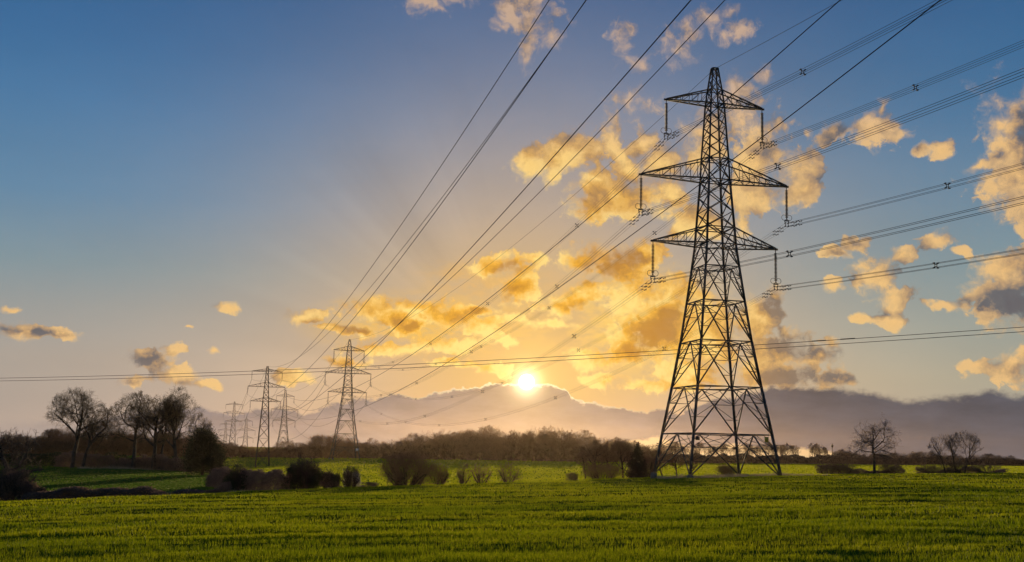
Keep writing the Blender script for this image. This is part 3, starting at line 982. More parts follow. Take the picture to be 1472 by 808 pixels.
def quad_bundle(name, p, q, sag, spacers, label, group, damp=(True, True), r=.019, n=90, s=.42):
    """Four cables in a square, held apart by spacers; p and q are the upper clamp points."""
    root = empty(name, p, 0.0, label, 'power cable', group)
    P = span_pts(p, q, sag, n) - p
    d = q - p; d[2] = 0; L = np.linalg.norm(d); d /= L; sd = np.array([d[1], -d[0], 0])
    for a in (-.5, .5):
        for b in (0, -1):
            m = MB(); Pi = P + sd * a * s + np.array([0, 0, b * s])
            # the four cables meet the yoke closely
            m.tube(Pi[None], np.full((1, n), r), 5); m.build('conductor', M_CABLE, root, True)
    dist_ = np.concatenate([[0], np.cumsum(np.linalg.norm(np.diff(P, axis=0), axis=1))])

    def at_d(x):
        return np.array([np.interp(x, dist_, P[:, k]) for k in range(3)])
    for x in spacers:
        c = at_d(x) + np.array([0, 0, -.5 * s]); m = MB(); h = s / 2
        k = [c + sd * a * h * .55 + np.array([0, 0, b * h * .55]) for a, b in ((-1, -1), (1, -1), (1, 1), (-1, 1))]
        for i, (a, b) in enumerate(((-1, -1), (1, -1), (1, 1), (-1, 1))):
            m.bar(k[i], k[(i + 1) % 4], .055)
            o_ = c + sd * a * h * 1.12 + np.array([0, 0, b * h * 1.12]); m.bar(k[i], o_, .075)
            m.bar(o_ - d * .14, o_ + d * .14, .10)
        m.build('spacer', M_STEEL, root)
    ends = ([1] if damp[0] else []) + ([-1] if damp[1] else [])
    for e in ends:
        m = MB()
        for a in (-.5, .5):
            for b in (0, -1):
                for x in (1.6, 2.9):
                    x_ = x if e > 0 else dist_[-1] - x
                    c = at_d(x_) + sd * a * s + np.array([0, 0, b * s - .09])
                    for u in (-.22, .22):
                        m.bar(c + d * (u - .07), c + d * (u + .07), .10)
                    m.bar(c - d * .2, c + d * .2, .025)
        m.build('vibration_damper', M_STEEL, root)
    return root


def wire(name, p, q, sag, r, label, group, n=90):
    m = MB(); m.tube((span_pts(p, q, sag, n) - p)[None], np.full((1, n), r), 5)
    o = m.build(name, M_CABLE, None, True); o.location = p
    return tag(o, label, 'power cable', group)


def e1(th):
    return np.array([math.cos(th), math.sin(th), 0])


HA = {nm: (zb - .05 - INS, L) for nm, zb, zt, L in T_ARMS}
HB = {nm: (zb - .03 - 3.5 * B_S, L) for nm, zb, zt, L in B_ARMS}
SIDE = {-1: 'left', 1: 'right'}
SP_R = {('upper', -1): (1155, 100), ('upper', 1): (1318, 120), ('middle', -1): (1115, 237), ('middle', 1): (1365, 262), ('lower', -1): (1135, 361), ('lower', 1): (1345, 378)}
SP_L = {('upper', -1): (829, 323), ('middle', -1): (802, 409), ('upper', 1): (941, 329), ('middle', 1): (1004, 412), ('lower', -1): (826, 484), ('lower', 1): (955, 496)}


def near_px(p, q, sag, px):
    """Distance along a span at which it is seen in column px of the photograph."""
    P = span_pts(p, q, sag, 400)
    r_ = P - np.array([0, 0, EYE]); dep = r_ @ np.array(fwd); x = F_PX * (r_ @ np.array(rt)) / dep + 736
    ok = dep > 3; i = np.where(ok)[0][np.abs(x[ok] - px).argmin()]
    return float(np.linalg.norm(np.diff(P[:i + 1], axis=0), axis=1).sum()) if i else 0.0


for nm in ('upper', 'middle', 'lower'):
    for sg in (-1, 1):
        h, L = HA[nm]
        p1 = T1 + sg * L * e1(TH_T1) + np.array([0, 0, h]); p0 = T0 + sg * L * e1(.288) + np.array([0, 0, h]); p2 = A2 + sg * L * 1.0 * e1(.272) + np.array([0, 0, h])
        p3 = A3 + sg * L * e1(.30) + np.array([0, 0, h]); p4 = A4 + sg * L * e1(.30) + np.array([0, 0, h])
        x = near_px(p1, p0, 7.96, SP_R[(nm, sg)][0])
        quad_bundle('conductor_bundle', p1, p0, 7.96, [x, x + 58, x + 112, x + 170], f'four-cable bundle from the big pylon\'s {nm} {SIDE[sg]} arm rising to the right edge', 'quad cable bundles of the big pylon', (True, False))
        x = near_px(p1, p2, 12.5, SP_L[(nm, sg)][0])
        sps = [v for v in (x - 58, x, x + 55, x + 112, x + 168, x + 225, x + 280) if 12 < v < 345]
        quad_bundle('conductor_bundle', p1, p2, 12.5, sps, f'four-cable bundle from the big pylon\'s {nm} {SIDE[sg]} arm down to the hazy pylon', 'quad cable bundles of the big pylon', (True, True), .011)
        wire('conductor_cable', p2, p3, 12.0, .06, f'cable from the hazy pylon\'s {nm} {SIDE[sg]} arm to the distant pylon behind', 'far cables beyond the hazy pylon')
        b1 = B1 + sg * L * 0 + sg * HB[nm][1] * e1(TH_B) + np.array([0, 0, HB[nm][0]])
        b0 = B0 + sg * HB[nm][1] * e1(TH_B) + np.array([0, 0, HB[nm][0]]); b2 = B2 + sg * HB[nm][1] * e1(TH_B) + np.array([0, 0, HB[nm][0]])
        wire('conductor_cable', b1, b0, 13.75, .030, f'single cable from the brown pylon\'s {nm} {SIDE[sg]} arm to the top edge', 'single cables passing overhead')
        wire('conductor_cable', b1, b2, 9.0, .04, f'single cable from the brown pylon\'s {nm} {SIDE[sg]} arm to the pale pylon behind', 'single cables beyond the brown pylon')
top = np.array([0, 0, 50.5])
wire('earth_wire', T1 + top, T0 + top, 9.05, .024, 'thin wire from the tip of the big pylon up to the top edge', 'earth wires')
wire('earth_wire', T1 + top, A2 + top, 7.5, .024, 'thin wire from the tip of the big pylon down to the hazy pylon', 'earth wires')
wire('earth_wire', A2 + top, A3 + top, 8.0, .04, 'faint wire from the tip of the hazy pylon to the tip of the distant one', 'earth wires')
topb = np.array([0, 0, 36.8])
wire('earth_wire', B1 + topb, B0 + topb, 13.63, .030, 'single wire from the tip of the brown pylon up to the top edge', 'earth wires')
wire('earth_wire', B1 + topb, B2 + topb, 8.0, .035, 'faint wire from the tip of the dark brown pylon to the pale pylon behind', 'earth wires')
# low line crossing the whole view behind the big pylon
for dz, lab in ((0.0, 'upper one of two thin cables crossing the whole sky just above the sun'), (-.45, 'lower one of two thin cables crossing the whole sky just above the sun')):
    a = at(-120, 545.0, 190.0); b = at(1600, 461.0, 106.0)
    m = MB(); P = span_pts(a, b, 1.2, 120); P[:, 2] += dz
    P = P - a; m.tube(P[None], np.full((1, len(P)), .03), 5)
    if dz == 0:
        for k in (100, 102):
            m.tube((P[k:k + 2])[None] + np.array([0, 0, .02]), np.full((1, 2), .06), 5)
    o = m.build('crossing_cable', M_CABLE, None, True); o.location = a; tag(o, lab, 'power cable', 'thin crossing cables')


# ------------------------------------------------------------------ trees
def nrm(v):
    l = math.sqrt(v[0] * v[0] + v[1] * v[1] + v[2] * v[2]) + 1e-12
    return (v[0] / l, v[1] / l, v[2] / l)


def grow(seed, height, r0, fork=.35, rx=4.0, cz=None, rz=None, cx=0.0, gnarl=.18, counts=(7, 6, 5, 5), lean=(0, 0), stems=1, stem_spread=.3,
         up=.10, twig_r=.012, ang=(35, 65), spread0=0.0, tmin=.25, leader=True, ratio=(.44, .76)):
    """Skeleton of a bare tree inside an ellipsoid crown: {level: [(points, radii)]}."""
    R = random.Random(seed)
    cz = height * (.5 + fork * .5) if cz is None else cz
    rz = height - cz if rz is None else rz
    cen = (cx, 0.0, cz)
    out = {}
    NSEG = (9, 7, 5, 4, 3, 2)

    def reach(p, d):
        ax = ((p[0] - cen[0]) / rx, (p[1] - cen[1]) / rx, (p[2] - cen[2]) / rz)
        bx = (d[0] / rx, d[1] / rx, d[2] / rz)
        a = bx[0] ** 2 + bx[1] ** 2 + bx[2] ** 2; b = ax[0] * bx[0] + ax[1] * bx[1] + ax[2] * bx[2]; c = ax[0] ** 2 + ax[1] ** 2 + ax[2] ** 2 - 1
        D = b * b - a * c
        if D < 0:
            return .25 * rx
        return max((-b + math.sqrt(D)) / a, .12 * rx)

    def branch(p, d, L, r, lev):
        n = NSEG[min(lev, 5)]
        pts = [p]; rad = [r]
        g_ = gnarl * (.45 if lev == 0 else 1.0)
        end = (.45 if lev == 0 else .30 if lev < 3 else .45)
        for i in range(n):
            d = nrm((d[0] + R.gauss(0, g_), d[1] + R.gauss(0, g_), d[2] + R.gauss(0, g_) + (up if lev > 0 else 0)))
            p = (p[0] + d[0] * L / n, p[1] + d[1] * L / n, p[2] + d[2] * L / n)
            pts.append(p); rad.append(max(twig_r * .7, r * (1 - (1 - end) * (i + 1) / n)))
        out.setdefault(lev, []).append((pts, rad))
        if lev >= len(counts):
            return
        k = counts[lev]; k = max(1, int(k * R.uniform(.75, 1.25) + .5))
        t0 = fork if lev == 0 else tmin
        ph = R.uniform(0, 6.28)
        for j in range(k):
            t = t0 + (1 - t0) * ((j + R.uniform(.1, .9)) / k)
            if lev == 0 and leader and j == k - 1:
                t = 1.0
            f = t * n; i = min(int(f), n - 1); f -= i
            q = tuple(pts[i][a] + (pts[i + 1][a] - pts[i][a]) * f for a in range(3))
            rr = rad[i] + (rad[i + 1] - rad[i]) * f
            dd = nrm(tuple(pts[i + 1][a] - pts[i][a] for a in range(3)))
            ph += 2.4 + R.uniform(-.5, .5)
            A = math.radians(R.uniform(*ang)) * (1.1 if lev == 0 else 1.0)
            if t > .97:
                A *= .4
            o = nrm((dd[1], -dd[0], .01)) if abs(dd[2]) < .95 else (1, 0, 0)
            o2 = (dd[1] * o[2] - dd[2] * o[1], dd[2] * o[0] - dd[0] * o[2], dd[0] * o[1] - dd[1] * o[0])
            s_ = tuple(o[a] * math.cos(ph) + o2[a] * math.sin(ph) for a in range(3))
            nd = nrm(tuple(dd[a] * math.cos(A) + s_[a] * math.sin(A) for a in range(3)))
            rc = reach(q, nd)
            if lev == 0:
                Lc = rc * (R.uniform(.72, 1.0) if stems == 1 else R.uniform(.5, 1.3))
            else:
                Lc = min(rc * (R.uniform(.6, 1.0) if stems == 1 else R.uniform(.6, 1.5)), L * R.uniform(*ratio))
            branch(q, nd, Lc, max(twig_r, rr * R.uniform(.48, .72)), lev + 1)

    for s_ in range(stems):
        a = R.uniform(0, 6.28); q = (math.cos(a) * stem_spread * R.random(), math.sin(a) * stem_spread * R.random(), -.15)
        out_d = (math.cos(a) * spread0 * R.uniform(.3, 1) + lean[0], math.sin(a) * spread0 * R.uniform(.3, 1) + lean[1], 1.0)
        h = (height * .80 if leader else height * fork * 1.6) * R.uniform(.85, 1.0)
        branch(q, nrm(out_d), h if stems == 1 else h * R.uniform(.7, 1), r0 * (1 if stems == 1 else R.uniform(.6, 1)), 0)
    return out


SIDES = (7, 5, 4, 3, 3, 3)


def skin(sk, levels):
    V, F, n = [], [], 0
    for lev in levels:
        if lev not in sk:
            continue
        P = np.array([b[0] for b in sk[lev]]); R_ = np.array([b[1] for b in sk[lev]])
        v, f, _ = tubes(P, R_, SIDES[min(lev, 5)])
        V.append(v); F.append(f + n); n += len(v)
    return np.concatenate(V), np.concatenate(F)


def tree(name, px, Y, label, group=None, cat='tree', bark=None, twig=None, seed=1, base_z=None, dx=0.0, split=3, **kw):
    sk = grow(seed, **kw)
    p = spot(px, Y)
    root = empty(name, p, random.Random(seed).uniform(-.2, .2), label, cat, group)
    V, F_ = skin(sk, [l for l in sk if l < split]); mesh_obj('trunk', V, F_, bark or M_BARK, root, True)
    V, F_ = skin(sk, [l for l in sk if l >= split]); mesh_obj('crown', V, F_, twig or M_TWIG, root)
    return root


def leaf_cloud(rng, blobs, n, size, aspect=.5):
    """Leaf sized faces through a union of ellipsoids [(cx,cy,cz,rx,ry,rz)], denser towards their skin."""
    w_ = np.array([b[3] * b[4] * b[5] for b in blobs]) ** (2 / 3); k = rng.choice(len(blobs), n, p=w_ / w_.sum())
    Bl = np.array(blobs)[k]
    d = rng.normal(0, 1, (n, 3)); d /= np.linalg.norm(d, axis=1, keepdims=True)
    r = rng.uniform(.25, 1.0, n) ** .6 * (1 + .22 * rng.normal(0, 1, n))
    P = Bl[:, :3] + d * Bl[:, 3:] * r[:, None]
    P = P[P[:, 2] > 0.02]; n = len(P)
    a = rng.normal(0, 1, (n, 3)); a /= np.linalg.norm(a, axis=1, keepdims=True)
    b = np.cross(a, rng.normal(0, 1, (n, 3))); b /= np.linalg.norm(b, axis=1, keepdims=True)
    s = size * rng.uniform(.6, 1.4, n)[:, None]
    V = np.stack([P - a * s * .5, P + b * s * aspect * .5, P + a * s * .5, P - b * s * aspect * .5], 1).reshape(-1, 3)
    return V, np.arange(n * 4).reshape(n, 4)


def lumps(rng, w, h, d, n, base=0.0):
    """A lumpy mass w wide, h high, d deep as n ellipsoids."""
    out = []
    for i in range(n * 2):
        x = rng.uniform(-.5, .5) * w * .88; z = rng.uniform(.10, .72) * h
        k = math.sqrt(max(.05, 1 - (2 * x / w) ** 2))
        r = rng.uniform(.12, .30)
        out.append((x, rng.uniform(-.25, .25) * d, base + z * (.45 + .55 * k), r * w * .75, r * d, r * h * (.6 + .4 * k)))
    return out


def bush(name, px, Y, wpx, hpx, label, group=None, leaf=None, n=9000, size=.16, seed=1, twigs=True, cat='bush', depth=.8, nl=9, blobs=None, stems=14):
    rng = np.random.default_rng(seed)
    w_, h = px_m(wpx, Y), px_m(hpx, Y)
    root = empty(name, spot(px, Y), 0, label, cat, group)
    bl = blobs or lumps(rng, w_, h, w_ * depth, nl)
    V, F_ = leaf_cloud(rng, bl, n, size); mesh_obj('foliage', V, F_, leaf or M_BRAMBLE, root)
    if twigs:
        sk = grow(seed, height=h * 1.02, r0=.035 * h, fork=.12, rx=w_ * .5, cz=h * .45, rz=h * .56, gnarl=.2, counts=(6, 5, 4), stems=stems, stem_spread=w_ * .28, spread0=.55, twig_r=.012, leader=True)
        V, F_ = skin(sk, list(sk)); mesh_obj('stem', V, F_, M_BARK, root)
    return root


def shrub(name, px, Y, wpx, hpx, label, group=None, seed=1, twig=None, stems=12, counts=(6, 5, 4), cat='shrub', spread=.7, twig_r=.010, bark=None, fork=.1):
    h = px_m(hpx, Y); w_ = px_m(wpx, Y)
    return tree(name, px, Y, label, group, cat, bark or M_BARK_RED, twig or M_TWIG_RED, seed, split=1, height=h, r0=.03 * h + .02, fork=fork, rx=w_ * .5, cz=h * .45, rz=h * .56,
                gnarl=.16, counts=counts, stems=stems, stem_spread=w_ * .22, spread0=spread, twig_r=twig_r, up=.06)


GL = 'tall bare trees on the left field edge'
TB = dict(twig=M_TWIG_BUD)
# tall bare trees along the far edge of the pasture (depth about 250 m)
tree('bare_tree', 104, 248, 'tall bare tree with two upright limbs, leftmost of the big trees on the field edge', GL, seed=11, height=17.6, r0=.50, fork=.40, rx=7.0, cx=.2, cz=10.6, rz=7.2, gnarl=.17,
     counts=(9, 7, 6, 5, 4), twig_r=.015, up=.05, ang=(34, 66), **TB)
tree('bare_tree', 119, 246, 'leaning bare tree spreading to the right beside the leftmost tall tree', GL, seed=12, height=13.8, r0=.40, fork=.36, rx=5.4, cx=3.2, cz=8.6, rz=5.6, gnarl=.17,
     counts=(7, 7, 6, 5, 4), lean=(.20, 0), twig_r=.016, ang=(30, 62), **TB)
tree('bare_tree', 190, 245, 'bare tree with a wide flat crown, left of three standing close together', GL, seed=13, height=16.4, r0=.45, fork=.46, rx=5.6, cx=-.3, cz=11.0, rz=5.7, gnarl=.18,
     counts=(8, 7, 6, 5, 4), twig_r=.015, up=.05, ang=(36, 68), **TB)
tree('bare_tree', 219, 243, 'bare tree with a forked trunk, middle of three standing close together', GL, seed=14, height=16.2, r0=.50, fork=.42, rx=5.6, cx=-.2, cz=10.6, rz=5.8, gnarl=.18,
     counts=(9, 7, 6, 5, 4), twig_r=.015, up=.05, ang=(36, 68), **TB)
tree('bare_tree', 227, 244, 'slim bare tree leaning out from behind the forked middle tree', GL, seed=21, height=14.2, r0=.28, fork=.45, rx=3.4, cx=1.4, cz=9.2, rz=5.2, gnarl=.16,
     counts=(6, 6, 5, 5, 4), lean=(.10, 0), twig_r=.015, **TB)
tree('bare_tree', 253, 240, 'tallest bare tree with a narrow top shoot, just left of the dark evergreen', GL, seed=15, height=18.2, r0=.44, fork=.38, rx=5.2, cz=10.8, rz=7.6, gnarl=.17,
     counts=(10, 7, 6, 5, 4), twig_r=.015, up=.05, ang=(34, 64), **TB)
tree('bare_tree', 284, 252, 'small bare tree whose twigs show above the dark evergreen tree', GL, seed=16, height=12.8, r0=.28, fork=.45, rx=3.0, cz=9.0, rz=4.0, counts=(6, 6, 5, 5, 3), twig_r=.015, **TB)

# evergreen and its light companion
rng = np.random.default_rng(31)
Y = 205.0; h = px_m(68, Y)
ev = empty('evergreen_tree', spot(291, Y), 0, 'dense dark evergreen tree, darkest of all, right of the tall bare trees', 'tree')
V, F_ = leaf_cloud(rng, [(0, 0, h * .45, 3.5, 3.2, h * .46), (-1.3, 0, h * .62, 2.0, 2, h * .32), (1.4, .3, h * .40, 2.4, 2.4, h * .36), (.2, -.3, h * .78, 1.8, 1.8, h * .22), (-1.8, 0, h * .30, 2.2, 2.4, h * .30),
                         (2.4, 0, h * .28, 1.8, 2.0, h * .27), (1.0, .3, h * .70, 1.2, 1.2, h * .2), (-.9, .2, h * .84, .9, .9, h * .14)], 42000, .22)
mesh_obj('crown', V, F_, M_LEAF_DARK, ev)
m = MB(); m.tube(np.array([[(0, 0, -.4), (.1, 0, h * .4), (0, .1, h * .8)]]), np.array([[.32, .24, .1]]), 7); m.build('trunk', M_BARK, ev, True)
tree('leafy_tree', 313, 214, 'small loose crowned tree standing out right of the dark evergreen', seed=33, height=px_m(54, 214), r0=.16, fork=.4, rx=1.7, cz=px_m(36, 214), rz=px_m(18, 214), counts=(6, 6, 5, 5), twig_r=.03, twig=M_LEAF_DULL)

# hedges and bushes near the crest on the left
bush('bush', 342, 118, 34, 36, 'round dark bush below the dark evergreen tree', 'dark bushes on the field edge', M_LEAF_DARK, 16000, .11, 41)
bush('bush', 439, 108, 54, 46, 'big dense dark bush standing alone in front of the bright field', 'dark bushes on the field edge', M_LEAF_DARK, 26000, .10, 42, nl=14)
bush('bush', 476, 108, 30, 24, 'low brown bush between the dense dark bush and the pale one', 'brown bushes on the field edge', M_BRAMBLE, 9000, .09, 43)
bush('blossom_bush', 505, 109, 26, 30, 'pale blossoming bush beside the low brown bush', None, M_BLOSSOM, 3600, .07, 44, stems=18)
bush('bush', 533, 112, 30, 10, 'small low brown scrub left of the wide spreading shrub', 'brown bushes on the field edge', M_BRAMBLE, 3000, .08, 45, twigs=False)
bush('bramble_bush', 22, 92, 66, 54, 'dark tangled bramble at the left edge of the photo', None, M_BRAMBLE, 26000, .10, 46, nl=14)
bush('bramble_bush', 58, 92, 30, 22, 'low dark bramble beside the tangled bramble at the left edge', None, M_BRAMBLE, 8000, .09, 48)
tree('bare_tree', 13, 100, 'crooked bare tree at the left edge above the dark bramble', seed=47, height=px_m(108, 100), r0=.30, fork=.36, rx=3.3, cz=px_m(66, 100), rz=px_m(42, 100), gnarl=.30, counts=(8, 7, 5, 4), lean=(.05, 0), twig_r=.017, ang=(40, 75))


def hedge(name, pts, h, d, label, leaf, n, size, seed, group=None, cat='hedge', var=.35):
    """A ragged hedge along (column, depth) points of the photograph."""
    rng = np.random.default_rng(seed)
    G_ = np.array([spot(a, b) for a, b in pts])
    o0 = G_[0]
    L = np.concatenate([[0], np.cumsum(np.linalg.norm(np.diff(G_[:, :2], axis=0), axis=1))])
    s = rng.uniform(0, L[-1], n)
    hh = h * (1 + var * vnoise(s / 3.0, np.zeros(n), seed) + var * .6 * vnoise(s / 1.1, np.zeros(n), seed + 7))
    P = np.stack([np.interp(s, L, G_[:, 0]), np.interp(s, L, G_[:, 1]) + rng.normal(0, d * .35, n), np.zeros(n)], 1)
    P[:, 2] = terrain(P[:, 0], P[:, 1], False) + hh * rng.uniform(0, 1, n) ** .8
    P -= o0
    a = rng.normal(0, 1, (n, 3)); a[:, 2] += .5; a /= np.linalg.norm(a, axis=1, keepdims=True)
    b = np.cross(a, rng.normal(0, 1, (n, 3))); b /= np.linalg.norm(b, axis=1, keepdims=True)
    sz = size * rng.uniform(.5, 1.6, n)[:, None]
    V = np.stack([P - a * sz * .5, P + b * sz * .22, P + a * sz * .5, P - b * sz * .22], 1).reshape(-1, 3)
    o = mesh_obj(name, V, np.arange(n * 4).reshape(n, 4), leaf)
    o.location = o0
    return tag(o, label, cat, group)


hedge('hedge', [(40, 90), (130, 94), (220, 97), (330, 102)], .72, 1.8, 'low ragged brown hedge along the left border of the crop, in front of the pasture', M_BRAMBLE, 26000, .15, 51, var=.7)
hedge('hedge', [(300, 132), (335, 122), (390, 112), (420, 108)], 1.7, 2.0, 'brown bramble hedge curving down from the evergreen to the dense dark bush', M_BRAMBLE, 26000, .16, 52)
hedge('hedge', [(-60, 262), (0, 262), (85, 258)], 3.0, 2.5, 'clipped dark hedge at the far left end of the pasture', M_LEAF_DARK, 16000, .3, 53, var=.12)
hedge('hedge', [(80, 256), (150, 250), (210, 247), (275, 236)], 2.6, 3.0, 'loose brown scrub under the tall bare trees', M_BRAMBLE, 26000, .30, 54)
hedge('hedge', [(150, 252), (205, 251), (262, 244)], 2.6, 2.0, 'yellowish green undergrowth behind the trunks of the tall bare trees', M_LEAF_DULL, 7000, .30, 55)

# spreading shrubs on the crest in the middle
shrub('spreading_shrub', 586, 124, 84, 45, 'wide spreading bare shrub with arching branches, biggest of the shrubs on the crest', 'bare shrubs on the crest', 61, stems=26, counts=(6, 5, 4), twig_r=.011, spread=1.0)
shrub('bare_shrub', 628, 126, 34, 30, 'smaller bare shrub touching the right side of the wide one', 'bare shrubs on the crest', 62)
GS = 'thin bare shrubs in the sun glow'
shrub('bare_shrub', 667, 126, 22, 31, 'narrow upright bare shrub, leftmost of three below the sun', GS, 63, stems=7, spread=.35, counts=(5, 5, 4))
shrub('bare_shrub', 693, 127, 30, 30, 'bare shrub with fanned stems, middle of three below the sun', GS, 64, stems=8, spread=.7, counts=(5, 4, 4))
shrub('bare_shrub', 731, 128, 40, 29, 'wide airy bare shrub, right of three below the sun', GS, 65, stems=9, spread=.95, counts=(5, 4, 3))
shrub('bare_shrub', 822, 138, 20, 12, 'tiny bare shrub just left of the copse', None, 66, stems=8)

# copse left of the big pylon
GC = 'bare trees of the copse'
KW = dict(bark=M_BARK_RED, twig=M_TWIG_RED)
tree('bare_tree', 857, 150, 'round headed bare tree at the left end of the copse', GC, seed=71, height=px_m(52, 150), r0=.16, fork=.32, rx=px_m(29, 150), cz=px_m(31, 150), rz=px_m(22, 150), counts=(9, 7, 5, 4), twig_r=.0145, ang=(38, 70), **KW)
tree('bare_tree', 877, 152, 'slim bare tree second from the left in the copse', GC, seed=72, height=px_m(52, 152), r0=.11, fork=.25, rx=px_m(17, 152), counts=(9, 7, 5, 4), twig_r=.0145, **KW)
tree('bare_tree', 896, 150, 'bare tree with a dense twiggy head beside the conifer', GC, seed=73, height=px_m(56, 150), r0=.14, fork=.2, rx=px_m(22, 150), cz=px_m(30, 150), rz=px_m(27, 150), counts=(9, 7, 6, 4), twig_r=.0145, **KW)
tree('bare_tree', 841, 153, 'small bare tree with upswept twigs at the left edge of the copse', GC, seed=78, height=px_m(44, 153), r0=.10, fork=.3, rx=px_m(15, 153), counts=(9, 7, 5, 4), twig_r=.0145, **KW)
tree('bare_tree', 905, 154, 'tall bare tree just behind the conifer of the copse', GC, seed=79, height=px_m(54, 154), r0=.12, fork=.3, rx=px_m(20, 154), counts=(9, 7, 5, 4), twig_r=.0145, **KW)
shrub('bare_shrub', 866, 149, 66, 20, 'low twiggy undergrowth at the foot of the copse', None, 74, stems=18)
shrub('bare_shrub', 932, 153, 30, 40, 'twiggy shrub between the conifer and the big pylon', None, 77, stems=14, spread=.4)
Y = 148.0; h = px_m(48, Y); rng = np.random.default_rng(75)
cf = empty('conifer_tree', spot(916, Y), 0, 'dark reddish cone shaped conifer at the right end of the copse', 'tree')
V, F_ = leaf_cloud(rng, [(0, 0, h * t, (1.06 - t) ** .8 * px_m(17, Y) * (1 + .25 * math.sin(k * 2.3)), (1.06 - t) ** .8 * px_m(17, Y), h * .16) for k, t in enumerate(np.linspace(.08, .88, 9))], 13000, .17)
mesh_obj('crown', V, F_, M_CONIFER, cf)
m = MB(); m.tube(np.array([[(0, 0, -.4), (0, 0, h * .5), (0, 0, h * .95)]]), np.array([[.16, .11, .03]]), 6); m.build('trunk', M_BARK_RED, cf, True)
GP2 = 'bare trees seen through the big pylon'
for i, (px, hp, rw, lab) in enumerate(((955, 42, 12, 'thin bare tree beside the left leg of the big pylon'), (972, 46, 15, 'bare tree with two stems inside the left side of the big pylon'),
                                       (994, 42, 14, 'bare tree leaning right behind the middle leg of the big pylon'))):
    tree('bare_tree', px, 156 + i, lab, GP2, seed=81 + i, height=px_m(hp, 156), r0=.12, fork=.2, rx=px_m(rw, 156), counts=(8, 7, 5, 4), twig_r=.013, lean=(.08 * (i - 1) * 2, 0), **KW)
shrub('bare_shrub', 1044, 150, 40, 14, 'low brown shrub inside the right half of the big pylon', None, 85, stems=14, spread=.8)

# right side: oak, shrubs and multi stemmed tree on the crest
tree('oak_tree', 1259, 160, 'gnarled bare oak with crooked limbs standing on the crest on the right', None, seed=96, height=px_m(81, 160), r0=.21, fork=.40, rx=px_m(43, 160), cz=px_m(48, 160), rz=px_m(34, 160), gnarl=.30,
     counts=(9, 7, 6, 5), twig_r=.011, ang=(42, 80), up=.05)
GR = 'brambles under the trees on the right crest'
for i, (px, w_, h_, lab) in enumerate(((1188, 30, 17, 'low bramble at the left end of the ragged hedge under the oak'), (1214, 40, 15, 'low bramble between the left end of the hedge and the oak trunk'),
                                       (1282, 40, 14, 'low bramble right of the oak trunk'), (1336, 38, 12, 'small low bramble alone between the oak and the tree with many stems'),
                                       (1418, 52, 14, 'low bramble right of the tree with many stems'))):
    shrub('bramble_bush', px, 160 + i, w_, h_, lab, GR, 92 + i, M_BRAMBLE, stems=12, spread=1.1, bark=M_BARK, cat='bush', counts=(5, 5, 4))
hedge('hedge', [(1174, 161), (1215, 162), (1255, 162), (1300, 163)], .85, 1.6, 'low ragged hedge running under the oak on the right crest', M_BRAMBLE, 7000, .17, 107, var=.7)
hedge('hedge', [(1318, 163), (1350, 164), (1400, 165), (1446, 166)], .70, 1.6, 'low ragged hedge under the slender trees on the far right', M_BRAMBLE, 7000, .17, 108, var=.7)
GM = 'slender bare trees on the far right'
for i, (px, hp, rw, ln, lab) in enumerate(((1361, 58, 24, -.12, 'slender bare tree leaning left, left one of the close group on the far right'), (1375, 60, 17, .02, 'upright slender bare tree in the middle of the group on the far right'),
                                           (1386, 60, 26, .15, 'slender bare tree leaning right, right one of the group on the far right'))):
    tree('bare_tree', px, 163, lab, GM, seed=98 + i, height=px_m(hp, 163), r0=.12, fork=.28, rx=px_m(rw, 163), counts=(9, 7, 5, 4), twig_r=.010, lean=(ln, 0), ang=(28, 56))
shrub('bare_shrub', 1373, 164, 74, 15, 'twiggy thicket round the feet of the slender trees on the far right', None, 102, M_TWIG, stems=14, counts=(5, 5, 4), bark=M_BARK)

# ------------------------------------------------------------------ far woods
protos = []
for i in range(7):
    sk = grow(200 + i, height=1.0, r0=.020, fork=.20, rx=.48, cz=.55, rz=.45, gnarl=.13, counts=(10, 8, 6, 4), twig_r=.0022, ang=(30, 66), up=.03, leader=i % 2 == 0)
    protos.append(skin(sk, list(sk)))
TOP_PX = [(-80, 622), (0, 620), (60, 617), (110, 616), (180, 618), (250, 621), (305, 630), (345, 634), (372, 645), (395, 638), (420, 630), (440, 627), (470, 624), (500, 625), (540, 627), (560, 629), (600, 622),
          (640, 618), (680, 618), (700, 613), (740, 612), (760, 617), (780, 611), (800, 612), (815, 621), (835, 619), (850, 632), (870, 630), (890, 631), (930, 636), (960, 640)]
TOP_R = [(1195, 652), (1215, 645), (1240, 649), (1300, 650), (1345, 649), (1400, 652), (1440, 651), (1458, 654), (1476, 658), (1560, 660)]


